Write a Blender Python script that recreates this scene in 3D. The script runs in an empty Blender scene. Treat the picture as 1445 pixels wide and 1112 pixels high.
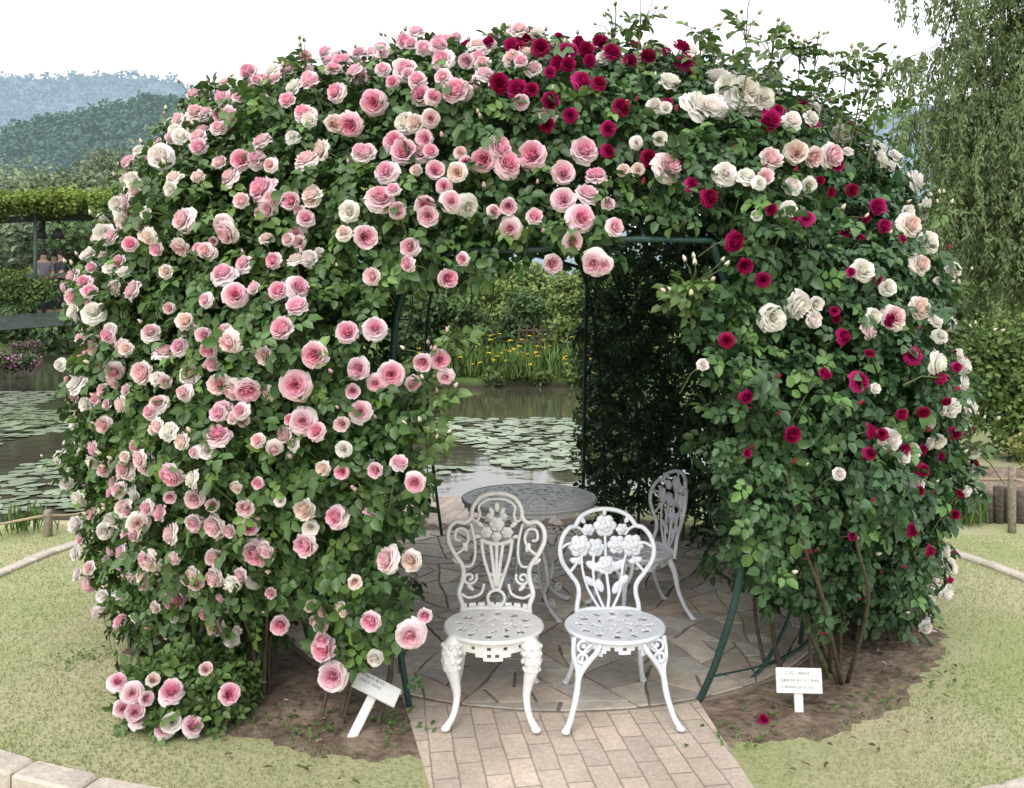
import bpy, math, random
import numpy as np
from mathutils import Vector, Matrix, noise
from math import pi, sin, cos, radians
random.seed(7); rng = np.random.default_rng(7)
sc = bpy.context.scene; COL = sc.collection
F = 1164.; HZ = 460.; CH = 1.65; PX0 = 722.5
def ray(px, py, d): return Vector(((px-PX0)*d/F, d, CH+(HZ-py)*d/F))
def G(px, py, z=0.):
    d = (CH-z)*F/(py-HZ); return Vector(((px-PX0)*d/F, d, z))

# ---------------------------------------------------------------- tagging
def tag(o, label=None, cat=None, group=None, kind=None):
    if label: o['label'] = label
    if cat: o['category'] = cat
    if group: o['group'] = group
    if kind: o['kind'] = kind
    return o
def thing(name, label, cat, loc=(0,0,0), rotz=0, group=None):
    o = bpy.data.objects.new(name, None); COL.objects.link(o)
    o.location = loc; o.rotation_euler = (0,0,rotz); o.empty_display_size = .05
    return tag(o, label, cat, group)
def link(name, me, parent=None, world=False):
    o = bpy.data.objects.new(name, me); COL.objects.link(o)
    if parent is not None:
        o.parent = parent
        if world: o.matrix_parent_inverse = Matrix.Translation(parent.location).inverted()
    return o

# ---------------------------------------------------------------- materials
def mat(name, col=(.5,.5,.5), rough=.6, attr=False, var=.25, scale=6., bump=0., bscale=40., transl=0., spec=.4, metal=0., obrand=0., col2=None, emis=None):
    m = bpy.data.materials.new(name); m.use_nodes = True
    nt = m.node_tree; N = nt.nodes; Lk = nt.links
    b = N['Principled BSDF']; out = N['Material Output']
    b.inputs['Roughness'].default_value = rough; b.inputs['Metallic'].default_value = metal
    b.inputs['Specular IOR Level'].default_value = spec
    tc = N.new('ShaderNodeTexCoord')
    if attr:
        a = N.new('ShaderNodeAttribute'); a.attribute_name = 'Col'; csock = a.outputs['Color']
    else:
        a = N.new('ShaderNodeRGB'); a.outputs[0].default_value = (*col,1); csock = a.outputs[0]
    nz = N.new('ShaderNodeTexNoise'); nz.inputs['Scale'].default_value = scale; nz.inputs['Detail'].default_value = 5
    Lk.new(tc.outputs['Object'], nz.inputs['Vector'])
    if col2:
        rmp = N.new('ShaderNodeValToRGB'); rmp.color_ramp.elements[0].position=.38; rmp.color_ramp.elements[1].position=.62
        Lk.new(nz.outputs['Fac'], rmp.inputs[0])
        mx = N.new('ShaderNodeMixRGB'); Lk.new(rmp.outputs[0], mx.inputs[0]); Lk.new(csock, mx.inputs[1]); mx.inputs[2].default_value=(*col2,1)
        csock = mx.outputs[0]
    nz2 = N.new('ShaderNodeTexNoise'); nz2.inputs['Scale'].default_value = scale*3.7; nz2.inputs['Detail'].default_value = 4
    Lk.new(tc.outputs['Object'], nz2.inputs['Vector'])
    mr = N.new('ShaderNodeMapRange'); mr.inputs[1].default_value=.3; mr.inputs[2].default_value=.7
    mr.inputs[3].default_value = 1-var; mr.inputs[4].default_value = 1+var
    Lk.new(nz2.outputs['Fac'], mr.inputs[0])
    mul = N.new('ShaderNodeMixRGB'); mul.blend_type='MULTIPLY'; mul.inputs[0].default_value=1
    Lk.new(csock, mul.inputs[1]); Lk.new(mr.outputs[0], mul.inputs[2]); csock = mul.outputs[0]
    if obrand:
        oi = N.new('ShaderNodeObjectInfo'); m2 = N.new('ShaderNodeMapRange'); m2.inputs[3].default_value=1-obrand; m2.inputs[4].default_value=1+obrand*.6
        Lk.new(oi.outputs['Random'], m2.inputs[0])
        mu2 = N.new('ShaderNodeMixRGB'); mu2.blend_type='MULTIPLY'; mu2.inputs[0].default_value=1
        Lk.new(csock, mu2.inputs[1]); Lk.new(m2.outputs[0], mu2.inputs[2]); csock = mu2.outputs[0]
    Lk.new(csock, b.inputs['Base Color'])
    if bump:
        nb = N.new('ShaderNodeTexNoise'); nb.inputs['Scale'].default_value=bscale; nb.inputs['Detail'].default_value=6
        Lk.new(tc.outputs['Object'], nb.inputs['Vector'])
        bp = N.new('ShaderNodeBump'); bp.inputs['Strength'].default_value=bump; bp.inputs['Distance'].default_value=.02
        Lk.new(nb.outputs['Fac'], bp.inputs['Height']); Lk.new(bp.outputs[0], b.inputs['Normal'])
    if emis:
        b.inputs['Emission Color'].default_value=(*emis,1); b.inputs['Emission Strength'].default_value=1
    if transl:
        t = N.new('ShaderNodeBsdfTranslucent'); Lk.new(csock, t.inputs['Color'])
        ms = N.new('ShaderNodeMixShader'); ms.inputs[0].default_value = transl
        Lk.new(b.outputs[0], ms.inputs[1]); Lk.new(t.outputs[0], ms.inputs[2]); Lk.new(ms.outputs[0], out.inputs['Surface'])
    return m
M = {}
M['leaf'] = mat('rose_leaf', attr=True, rough=.42, var=.12, transl=.16, spec=.45)
M['petal'] = mat('petal', attr=True, rough=.6, var=.03, transl=.32, spec=.2, obrand=.04)
M['fleaf'] = mat('tree_leaf', attr=True, rough=.6, var=.12, scale=1.2, transl=.22, spec=.25)
M['blade'] = mat('grass_blade', attr=True, rough=.8, var=.04, scale=1.2, transl=.25, spec=.1)
M['stone'] = mat('flagstone', attr=True, rough=.7, var=.15, scale=6, bump=.35, bscale=28, spec=.35)
M['mortar'] = mat('mortar', (.24,.21,.17), .9, var=.25, scale=10, bump=.4)
M['cane'] = mat('cane', (.085,.07,.045), .75, var=.4, scale=14, bump=.4)
M['gcane'] = mat('green_cane', (.11,.14,.055), .6, var=.3, scale=14)
M['bark'] = mat('bark', (.09,.07,.055), .9, var=.4, scale=6, bump=.6, bscale=18)
M['steel'] = mat('green_steel', (.022,.065,.055), .45, var=.3, scale=18, spec=.5)
M['white'] = mat('white_paint', (.82,.82,.82), .38, var=.05, scale=16, bump=.12, bscale=90, col2=(.75,.75,.75))
M['white2'] = mat('bluish_white_paint', (.76,.79,.86), .38, var=.05, scale=16, bump=.12, bscale=90, col2=(.69,.72,.80))
M['grey'] = mat('silver_paint', (.68,.70,.73), .4, var=.08, scale=14, bump=.1, bscale=90, col2=(.58,.60,.63))
M['sign'] = mat('sign_white', (.80,.81,.80), .5, var=.05, scale=9)
M['ink'] = mat('ink', (.36,.37,.39), .7, var=.1)
M['soil'] = mat('soil', (.16,.117,.086), .95, var=.4, scale=5, bump=1.0, bscale=30, col2=(.26,.20,.15))
M['kerb'] = mat('kerb_stone', (.56,.50,.43), .85, var=.15, scale=7, bump=.35, bscale=60, col2=(.48,.42,.36))
M['wood'] = mat('grey_wood', (.26,.22,.18), .85, var=.3, scale=9, bump=.4)
M['log'] = mat('dark_log', (.10,.085,.07), .9, var=.4, scale=9, bump=.5)
M['rope'] = mat('rope', (.40,.33,.22), .9, var=.2, scale=40)
M['lily'] = mat('lily_pad', (.24,.31,.19), .35, var=.2, scale=5, obrand=.35, spec=.6)
M['bridge'] = mat('bridge_steel', (.055,.08,.072), .6, var=.2, scale=2)
M['skin'] = mat('skin', (.42,.28,.21), .6, var=.05)
M['hair'] = mat('hair', (.02,.016,.013), .6, var=.1)
M['cloth1'] = mat('pale_cloth', (.16,.15,.18), .9, var=.1)
M['cloth2'] = mat('dark_cloth', (.05,.05,.07), .9, var=.1)
M['cloth3'] = mat('red_cloth', (.25,.04,.04), .9, var=.1)
M['lamp'] = mat('lamp_black', (.03,.03,.03), .5, var=.1)
M['farhill'] = mat('far_hill', (.09,.12,.14), 1, var=.1, scale=.03, emis=(.29,.375,.45), spec=0)  # aerial haze painted in: bluish base plus a constant emission
M['midhill'] = mat('forest_hill', (.05,.085,.065), 1, var=.2, scale=.06, emis=(.095,.135,.15), spec=0)  # nearer hill: weaker painted haze, again as emission
M['farwood'] = mat('far_wood_leaf', attr=True, rough=1, var=.04, scale=.02, emis=(.29,.375,.45), spec=0)  # leaves glow with the far hill's painted haze
M['midwood'] = mat('mid_wood_leaf', attr=True, rough=1, var=.06, scale=.05, emis=(.095,.135,.15), spec=0)  # leaves glow with the nearer hill's painted haze

# ---------------------------------------------------------------- mesh builder
def cat_spline(pts, n=6, closed=False):
    P = [Vector(p) for p in pts]; out = []; m = len(P)
    rng_ = range(m if closed else m-1)
    for i in rng_:
        if closed: a,b,c,d = P[(i-1)%m],P[i],P[(i+1)%m],P[(i+2)%m]
        else: a,b,c,d = P[max(i-1,0)],P[i],P[i+1],P[min(i+2,m-1)]
        for k in range(n):
            t = k/n
            out.append(.5*((2*b)+(c-a)*t+(2*a-5*b+4*c-d)*t*t+(3*b-a-3*c+d)*t**3))
    if not closed: out.append(P[-1].copy())
    return out
def lerp_list(vals, n):
    return list(np.interp(np.linspace(0,1,n), np.linspace(0,1,len(vals)), vals))
class MB:
    def __init__(s): s.v=[]; s.f=[]; s.sm=[]; s.c=None
    def add(s, vs, fs, smooth=True, M4=None):
        o=len(s.v)
        for p in vs:
            p=Vector(p); s.v.append(M4@p if M4 else p)
        for f in fs: s.f.append(tuple(i+o for i in f)); s.sm.append(smooth)
        return s
    def tube(s, pts, r, sides=7, closed=False, caps=True):
        P=[Vector(p) for p in pts]; n=len(P)
        rr = r if isinstance(r,(list,tuple)) else [r]
        rr = lerp_list(list(rr), n)
        vs=[]; fs=[]
        up=None
        for i in range(n):
            if closed: t=(P[(i+1)%n]-P[(i-1)%n])
            else: t=P[min(i+1,n-1)]-P[max(i-1,0)]
            if t.length<1e-9: t=Vector((0,0,1))
            t.normalize()
            if up is None:
                a=Vector((0,0,1)) if abs(t.z)<.9 else Vector((1,0,0))
                up=(a-t*a.dot(t)).normalized()
            else:
                up=(up-t*up.dot(t))
                if up.length<1e-6: up=t.orthogonal()
                up.normalize()
            bn=t.cross(up)
            for k in range(sides):
                an=2*pi*k/sides
                vs.append(P[i]+(up*cos(an)+bn*sin(an))*rr[i])
        m=n if closed else n-1
        for i in range(m):
            a=i*sides; b=((i+1)%n)*sides
            for k in range(sides):
                k2=(k+1)%sides
                fs.append((a+k,a+k2,b+k2,b+k))
        if caps and not closed:
            fs.append(tuple(range(sides-1,-1,-1))); fs.append(tuple((n-1)*sides+k for k in range(sides)))
        return s.add(vs,fs)
    def box(s, c, size, M4=None, bev=0):
        x,y,z=[q/2 for q in size]; cx,cy,cz=c
        b=min(bev,x*.9,y*.9,z*.9)
        if b<=0:
            vs=[(cx+i*x,cy+j*y,cz+k*z) for k in(-1,1) for j in(-1,1) for i in(-1,1)]
            fs=[(0,2,3,1),(4,5,7,6),(0,1,5,4),(1,3,7,5),(3,2,6,7),(2,0,4,6)]
            return s.add(vs,fs,False,M4)
        ring=[(-x+b,-y),(x-b,-y),(x,-y+b),(x,y-b),(x-b,y),(-x+b,y),(-x,y-b),(-x,-y+b)]
        vs=[]
        for zz,sh in((-z,0),(z-b,0),(z,b)):
            for (px,py) in ring:
                vs.append((cx+px*(1-sh/x),cy+py*(1-sh/y),cz+zz))
        fs=[tuple(range(7,-1,-1)),tuple(range(16,24))]
        for l in range(2):
            for k in range(8):
                fs.append((l*8+k,l*8+(k+1)%8,(l+1)*8+(k+1)%8,(l+1)*8+k))
        return s.add(vs,fs,False,M4)
    def ell(s, c, r, nu=10, nv=6, M4=None):
        vs=[];fs=[]
        for j in range(nv+1):
            ph=pi*j/nv
            for i in range(nu):
                a=2*pi*i/nu
                vs.append((c[0]+r[0]*sin(ph)*cos(a),c[1]+r[1]*sin(ph)*sin(a),c[2]+r[2]*cos(ph)))
        for j in range(nv):
            for i in range(nu):
                fs.append((j*nu+i,(j+1)*nu+i,(j+1)*nu+(i+1)%nu,j*nu+(i+1)%nu))
        return s.add(vs,fs,True,M4)
    def fret(s, posfn, nr, nt, keep, thickvec, wrap=True):
        """open-work plate: cells (i,j) of a grid kept or cut out, with thickness"""
        K=[[bool(keep(i,j)) for j in range(nt)] for i in range(nr)]
        o=len(s.v); W=nt if wrap else nt+1
        for lay in(0,1):
            for i in range(nr+1):
                for j in range(W):
                    p=Vector(posfn(i,j)); s.v.append(p+Vector(thickvec(i,j))*lay)
        def id(l,i,j): return o+l*(nr+1)*W+i*W+(j%W if wrap else j)
        def A(f): s.f.append(f); s.sm.append(False)
        for i in range(nr):
            for j in range(nt):
                if not K[i][j]: continue
                A((id(1,i,j),id(1,i+1,j),id(1,i+1,j+1),id(1,i,j+1)))
                A((id(0,i,j),id(0,i,j+1),id(0,i+1,j+1),id(0,i+1,j)))
                if i==0 or not K[i-1][j]: A((id(0,i,j),id(1,i,j),id(1,i,j+1),id(0,i,j+1)))
                if i==nr-1 or not K[i+1][j]: A((id(0,i+1,j),id(0,i+1,j+1),id(1,i+1,j+1),id(1,i+1,j)))
                jl=(j-1)%nt if wrap else j-1; jr=(j+1)%nt if wrap else j+1
                if jl<0 or not K[i][jl]: A((id(0,i,j),id(0,i+1,j),id(1,i+1,j),id(1,i,j)))
                if jr>=nt or not K[i][jr]: A((id(0,i,j+1),id(1,i,j+1),id(1,i+1,j+1),id(0,i+1,j+1)))
        return s
    def build(s, name, m, parent=None, world=False):
        me=bpy.data.meshes.new(name); me.from_pydata([tuple(p) for p in s.v],[],s.f)
        me.polygons.foreach_set('use_smooth', s.sm); me.materials.append(m)
        if s.c is not None:
            ca=me.color_attributes.new('Col','FLOAT_COLOR','POINT'); ca.data.foreach_set('color', np.array([(*c,1) for c in s.c],dtype=np.float32).ravel())
        me.update()
        return link(name, me, parent, world)

def raw_mesh(name, V, Q, Cc, m):
    """V (n,3) Q (k,4) quads, Cc (n,3) colours"""
    me=bpy.data.meshes.new(name); n=len(V); k=len(Q)
    me.vertices.add(n); me.vertices.foreach_set('co', np.ascontiguousarray(V,dtype=np.float32).ravel())
    me.loops.add(4*k); me.loops.foreach_set('vertex_index', np.ascontiguousarray(Q,dtype=np.int32).ravel())
    me.polygons.add(k); me.polygons.foreach_set('loop_start', np.arange(0,4*k,4,dtype=np.int32))
    me.update(calc_edges=True)
    ca=me.color_attributes.new('Col','FLOAT_COLOR','POINT')
    rgba=np.ones((n,4),dtype=np.float32); rgba[:,:3]=Cc
    ca.data.foreach_set('color', rgba.ravel())
    me.materials.append(m); me.validate(); return me
def nrm(a): return a/np.maximum(np.linalg.norm(a,axis=-1,keepdims=True),1e-9)
LQ=np.array([[0,1,2,3],[0,3,4,5]])
def leafmesh(name, P, A, N, L, W, col, m, fold=.22):
    n=len(P); A=nrm(A); S=nrm(np.cross(A,N)); N=np.cross(S,A)
    L=np.asarray(L).reshape(-1,1)*np.ones((n,1)); W=np.asarray(W).reshape(-1,1)*np.ones((n,1))
    V=np.empty((n,6,3))
    up=N*W*fold
    V[:,0]=P
    V[:,1]=P+A*L*.28+S*W*.47+up; V[:,2]=P+A*L*.68+S*W*.40+up*.8
    V[:,3]=P+A*L-N*L*.10
    V[:,4]=P+A*L*.68-S*W*.40+up*.8; V[:,5]=P+A*L*.28-S*W*.47+up
    Q=(np.arange(n)[:,None,None]*6+LQ[None]).reshape(-1,4)
    return raw_mesh(name, V.reshape(-1,3), Q, np.repeat(col,6,axis=0), m)
def compound(P,A,N,L,col,nl=5):
    A=nrm(A); S=nrm(np.cross(A,N)); N=np.cross(S,A); n=len(P); L=L.reshape(-1,1)
    specs=[(1.25,0,1.1),(.92,1.05,.95),(.92,-1.05,.95),(.40,1.2,.8),(.40,-1.2,.8)][:nl]
    o=[[],[],[],[],[]]
    for t,an,s in specs:
        ax=A*cos(an)+S*sin(an)+N*rng.normal(0,.18,(n,1))-np.array([0,0,.12])
        o[0].append(P+A*L*t+ax*L*.08); o[1].append(ax); o[2].append(N+rng.normal(0,.22,(n,3)))
        o[3].append((L*s*rng.uniform(.85,1.15,(n,1))).ravel()); o[4].append(col*rng.uniform(.85,1.15,(n,1)))
    return [np.concatenate(q) for q in o]

# ---------------------------------------------------------------- the arbour's shape
CX,CY=.06,5.05
ZP=[0,.3,.6,1.0,1.5,1.9,2.2,2.4,2.6,2.8,2.93,3.03,3.12,3.17,4]
RP=[1.80,2.02,2.20,2.36,2.37,2.28,2.18,2.09,1.95,1.70,1.38,1.08,.68,.0,-1.5]
def domeR(th,z):
    R=np.interp(z,ZP,RP)*(1-.12*np.exp(-((th-.05)/.5)**2))*(1-.035*np.exp(-((th-1.35)/.55)**2))
    R=R+.30*np.exp(-(z/.60)**2)*np.clip((np.abs(th)-.80)/.35,0,1)
    return R+.045*np.sin(5*th+2.3*z+1)+.04*np.sin(11*th-4.1*z)+.03*np.sin(17*th+9*z+.5)+.025*np.sin(7.7*z*1.7+3*th)
def polar(x,y): 
    dx=x-CX; dy=y-CY
    return np.hypot(dx,dy), np.arctan2(dx,-dy)
def slope(th,z): return (domeR(th,z+.04)-domeR(th,z-.04))/.08
def in_open(x,y,z):
    xl=-.41+.05*np.sin(6*z+.7)+.04*np.sin(15*z)-.10*np.exp(-((z-1.62)/.16)**2); xr=.80+.05*np.sin(7*z)+.05*np.sin(13*z+2)+np.where(z<.85,.13,0)
    zt=1.92+.05*np.sin(8*x)+np.where(x>.38,.17,0)-np.where(x<-.2,(-.2-x)*.5,0)
    fr=(y<CY)&(x>xl)&(x<xr)&(z<zt)
    bk=(y>CY)&(x>-1.3)&(x<.58+.05*np.sin(7*z))&(z<2.3)
    return fr|bk
def rin(z): return np.interp(z,[0,1.4,1.9,2.2,2.4,2.5],[1.62,1.62,1.48,1.15,.7,0])
def zlow(th): return np.interp(np.degrees(th),[-180,-75,-52,-35,-12,0,12,28,38,48,65,90,180],[.12,.10,.22,.36,.42,.5,.92,.74,.54,.32,.18,.10,.12])
def surf_hit(px,py):
    d=np.arange(2.2,7.0,.01)
    x=(px-PX0)*d/F; z=CH+(HZ-py)*d/F; r,th=polar(x,d)
    g=r-domeR(th,z)
    hit=np.where(g<.02)[0]
    i=hit[0] if len(hit) else int(np.argmin(g))
    p=Vector((x[i],d[i],z[i])); gg=float(g[i])
    t=float(th[i]); s=float(slope(t,z[i]))
    n=Vector((sin(t),-cos(t),max(-.5,min(2.5,-s)))).normalized()
    return p,n,t,gg

# ---------------------------------------------------------------- rose bloom templates
def bloom_tpl(seed, outer, inner, op=1.0):
    r_=random.Random(seed); V=[];Q=[];Cc=[]
    outer=np.array(outer); inner=np.array(inner)
    lay=[(6,.52,.00,.16),(6,.49,.12,.13),(7,.43,.26,.10),(7,.355,.37,.07),(8,.275,.43,.045),(7,.195,.44,.03),(6,.12,.42,.015),(4,.055,.39,0)]
    for k,(n,r,h,curl) in enumerate(lay):
        r=r*(1 if k>2 else op**(1-k*.25)); 
        if k<3: h=h+(1-op)*.55
        fk=(k/(len(lay)-1))
        for p in range(n):
            a0=2*pi*(p+.37*k)/n+r_.uniform(-.14,.14); half=pi/n*(1.30 if k<3 else 1.45)
            rr=r*r_.uniform(.90,1.10); hh=h*r_.uniform(.9,1.1)+.02; base=len(V); tw=r_.uniform(.03,.07)
            wav=r_.uniform(0,6.28); pf=r_.uniform(.96,1.04)
            for iv in range(5):
                v=iv/4
                for iu in range(5):
                    u=iu/2-1
                    w=half*min(1.,.45+.9*v)*(1-.22*v**5)
                    a=a0+u*w
                    rho=rr*(v**.5)+u*tw*.4*v+.018*sin(3*u+wav)*v
                    z=hh*(v**1.25)-.04*u*u*v*(1+k*.1)
                    if v>.6: q=(v-.6)/.4; rho+=curl*q*q*.45; z-=curl*q*q*(.95 if abs(u)>.4 else .6)
                    V.append((rho*cos(a),rho*sin(a),z))
                    mixf=min(1,max(0,fk*1.2-.05))
                    c=outer*(1-mixf)+inner*mixf
                    c=c*((.82+.2*v) if k>1 else (.95+.05*v))+(np.array([.95,.86,.88])*c.max()-c)*(.34*v**3)*(1 if outer[1]>.2 else .03)  # inner petals darken toward the base: painted shade between the layers
                    Cc.append(np.minimum(c*pf,.95))
            for iv in range(4):
                for iu in range(4):
                    a=base+iv*5+iu; Q.append((a,a+1,a+6,a+5))
    for p in range(5):
        a=2*pi*p/5; b=len(V); dx,dy=cos(a),sin(a)
        for (rr,ww,z) in((.0,.05,-.05),(.14,.05,-.07),(.30,.004,-.06)):
            V.append((dx*rr-dy*ww,dy*rr+dx*ww,z)); V.append((dx*rr+dy*ww,dy*rr-dx*ww,z)); Cc+= [(.07,.12,.03)]*2
        Q+=[(b,b+1,b+3,b+2),(b+2,b+3,b+5,b+4)]
    return np.array(V),np.array(Q),np.array(Cc)
def bud_tpl(seed,colr):
    V=[];Q=[];Cc=[]
    prof=[(0,0),(.22,.12),(.27,.35),(.22,.6),(.12,.85),(.01,1)]
    for i,(r,z) in enumerate(prof):
        for k in range(6):
            a=2*pi*k/6+z*.8; V.append((r*cos(a),r*sin(a),z)); Cc.append((.09,.15,.04) if (i<2 or (i==2 and k%2)) else colr)
    for i in range(5):
        for k in range(6): Q.append((i*6+k,i*6+(k+1)%6,(i+1)*6+(k+1)%6,(i+1)*6+k))
    return np.array(V),np.array(Q),np.array(Cc)
PAL={'P':[((.95,.82,.87),(.91,.31,.50)),((.95,.85,.89),(.91,.38,.55)),((.95,.75,.82),(.90,.26,.46)),((.95,.87,.89),(.92,.46,.60))],
     'S':[((.95,.89,.87),(.94,.56,.59)),((.95,.92,.87),(.94,.69,.61)),((.95,.87,.88),(.93,.53,.61))],
     'W':[((.95,.95,.93),(.94,.90,.82)),((.95,.94,.93),(.94,.87,.83)),((.95,.95,.91),(.94,.92,.82))],
     'C':[((.43,.008,.125),(.34,.005,.075)),((.50,.018,.18),(.41,.009,.11)),((.34,.005,.08),(.30,.004,.055))]}
TPL={};TME={}
for kk,lst in PAL.items():
    TPL[kk]=[];TME[kk]=[]
    for i,(o_,i_) in enumerate(lst):
        for op in (1.0,.82,.66):
            t=bloom_tpl(ord(kk)*31+i*7+int(op*100),o_,i_,op)
            TPL[kk].append(t); TME[kk].append(raw_mesh('rose_bloom_'+kk,*t,M['petal']))
BUD={'P':bud_tpl(1,(.88,.58,.64)),'S':bud_tpl(2,(.90,.77,.66)),'W':bud_tpl(3,(.90,.87,.70)),'C':bud_tpl(4,(.36,.015,.08))}

# ---------------------------------------------------------------- the blooms seen in the photo
txt_P="""318,105,18 350,100,22 372,97,20 402,90,22 433,83,22 480,85,28 475,110,30 505,115,32 355,118,28 320,148,30 574,72,26 600,82,32 630,72,30 645,66,24 625,97,32 575,110,34 545,110,28 592,125,32 627,122,28 645,140,38 533,152,36 604,201,34 500,187,34 380,205,34 350,235,34 370,232,28 520,228,40 574,226,40 612,222,28 617,250,36 684,230,36 706,212,36 718,236,40 750,225,38 548,254,32 542,288,36 608,311,40 522,335,36 583,350,28 640,290,26 378,272,36 420,288,34 440,310,28 393,378,28 235,352,28 180,376,26 323,395,36 340,425,32 367,418,28 400,422,30 428,415,34 427,443,40 408,470,36 497,474,38 535,466,34 452,502,42 512,519,32 536,540,28 558,527,36 587,538,32 601,509,30 625,505,28 632,528,26 425,537,38 635,397,34 655,368,20 718,293,34 698,300,24 720,322,34 793,255,36 793,290,40 822,215,38 818,313,34 826,285,32 806,341,32 778,369,34 835,370,36 848,372,26 864,328,32 855,300,22 838,258,30 360,543,38 265,490,30 190,490,30 165,470,26 300,472,28 112,395,24 200,415,28 320,588,32 318,616,30 436,592,36 455,606,30 515,581,32 490,660,28 536,660,30 568,656,34 590,680,30 254,662,34 160,658,28 375,676,24 480,722,28 362,735,24 241,719,30 220,715,24 205,748,30 372,772,38 441,764,42 260,838,40 183,872,30 405,872,28 460,873,26 530,865,34 583,886,36 604,860,28 466,909,40 477,948,38 138,822,24 685,118,26 660,235,26 752,110,26 318,190,28 175,520,26 217,780,26 505,550,26 580,372,22 566,305,26 445,130,28 415,150,28 540,80,24 660,100,26 480,140,28 395,125,24 615,145,26 300,170,26 340,170,28"""
txt_S="""590,180,26 612,172,24 478,185,30 440,235,34 460,222,32 565,300,24 352,290,30 450,282,32 388,300,24 492,328,22 330,335,34 270,312,32 268,350,30 287,205,26 724,95,28 320,540,36 340,548,30 334,482,34 275,455,30 215,530,36 245,545,22 252,438,22 280,530,26 175,412,24 342,592,24 374,622,26 490,598,26 160,598,28 234,575,24 465,655,26 190,660,30 397,632,22 440,712,34 357,707,32 313,733,34 253,750,26 315,777,30 313,806,32 285,800,26 221,784,28 217,810,24 550,790,32 585,790,28 508,820,24 340,812,20 155,858,34 285,695,26 865,52,28 1112,218,40 1135,222,32 1162,222,36 1078,232,36 1070,258,32 938,240,38 875,248,20 895,246,20 1210,470,36 1250,450,32 1285,440,32 1287,378,28 1275,325,30 235,605,26 300,430,24 225,470,26 130,480,28 270,560,26 185,570,24 210,640,26 180,690,26 260,780,24 345,680,24 385,345,26 415,345,24 300,360,26 290,260,26 320,240,28 255,260,28 425,375,24"""
txt_W="""576,180,34 445,180,26 160,338,38 200,262,30 235,232,36 257,192,26 145,440,32 118,436,26 250,613,30 282,668,28 492,632,22 160,745,26 535,918,30 90,818,22 110,780,26 125,700,28 92,645,24 108,680,22 130,620,22 120,545,26 125,360,28 145,310,28 802,38,36 778,45,24 835,50,24 940,130,36 980,160,44 1000,165,38 1045,142,46 1022,130,32 1070,148,32 1025,65,38 1055,75,36 1000,85,38 970,80,32 1090,95,28 1108,180,34 1175,200,36 1015,250,28 935,165,22 925,200,26 1108,270,32 1130,265,26 1102,305,28 1045,255,28 1115,428,38 1082,453,32 1140,425,26 1135,453,32 1205,385,30 1240,410,26 1220,448,26 1300,345,30 1280,262,32 1305,290,24 1325,335,26 1340,382,28 1258,225,26 1350,460,24 1355,520,24 1365,575,26 1310,515,30 1330,570,28 1310,615,30 1245,618,30 1275,635,26 1360,640,20 1370,490,18 1345,540,24 1315,480,22 1325,775,24 1340,800,26 1360,850,26 1306,885,20 1350,690,20 985,510,18 1065,65,28 915,60,26 890,50,24 105,740,26 115,600,26 135,570,24 180,300,26 220,300,26 1268,300,26 1290,300,24"""
txt_C="""745,50,32 690,73,26 722,78,28 762,78,32 733,80,22 658,75,16 705,130,30 730,136,32 750,136,22 785,100,30 800,85,32 800,105,30 825,85,30 845,72,30 860,85,28 855,60,20 820,125,28 843,128,24 830,100,26 775,150,30 802,168,28 770,182,30 873,160,28 855,184,30 855,214,20 910,92,28 885,97,22 895,70,20 910,226,26 962,98,24 985,60,20 940,75,20 1050,35,18 1035,50,18 970,266,22 995,285,32 1028,343,34 1042,372,28 1079,302,24 1072,172,22 1118,160,30 1128,316,20 1110,310,22 1145,255,20 1190,270,20 1225,297,28 1235,327,24 1170,235,20 1017,484,26 1045,553,22 1107,606,36 1045,640,16 1202,541,26 1152,532,24 1180,480,28 1165,438,18 1242,455,24 1275,505,28 1258,580,22 1217,606,24 1262,634,28 1290,575,20 1335,607,22 1325,432,24 1188,385,16 1205,345,16 1230,610,20 1288,630,20 1215,638,18 1325,460,18 1277,740,24 1300,773,18 1372,825,14 1340,693,16 1335,720,16 1312,532,20 1322,560,16 775,115,26 815,75,26 1090,165,20 1210,315,18 1215,505,18"""
def parse(t): return [tuple(float(q) for q in e.split(',')) for e in t.split()]
BL=[]
rs=random.Random(5)
for ty,t in (('P',txt_P),('S',txt_S),('W',txt_W),('C',txt_C)):
    for (px,py,dm) in parse(t):
        p,n,th,g=surf_hit(px,py)
        BL.append([ty,p+n*.04-n*max(0,g-.03)*.8,n,dm*(.93 if ty=='C' else 1.02)*p.y/F*rs.uniform(.82,1.10),th,dm,max(0,g)*.3,px])

# ---------------------------------------------------------------- rose plants
PL=[('climbing_rose','climbing rose with cream and blush blooms at the far left edge of the arbour',(-1.85,4.9),(-130,-72)),
    ('climbing_rose','pink climbing rose covering the left flank of the arbour, stems bare at the foot',(-1.12,3.72),(-72,-34)),
    ('climbing_rose','pink climbing rose hanging over the left side and top of the entrance',(-.62,3.50),(-34,9)),
    ('climbing_rose','crimson climbing rose on the right of the entrance, reaching over the top',(1.42,3.86),(9,50)),
    ('climbing_rose','climbing rose with white blooms on the right flank of the arbour',(1.98,4.35),(50,115)),
    ('climbing_rose','shaded climbing rose forming the dark back wall right of the pond view',(1.45,6.25),(115,180)),
    ('climbing_rose','climbing rose behind the left flank on the pond side',(-1.55,6.25),(-180,-130))]
roots=[]
for (nm,lb,(bx,by),sec) in PL:
    roots.append(thing(nm,lb,'rose bush',(bx,by,0),group='climbing roses on the arbour'))
def cane(pi_, pts, r, m=None, sides=7):
    b=MB(); b.tube(cat_spline(pts,5),r,sides); b.build('cane',m or M['cane'],roots[pi_],True)
def dome_pt(th,z,inset):
    r=float(domeR(th,z))-inset; return Vector((CX+sin(th)*r,CY-cos(th)*r,z))
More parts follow.
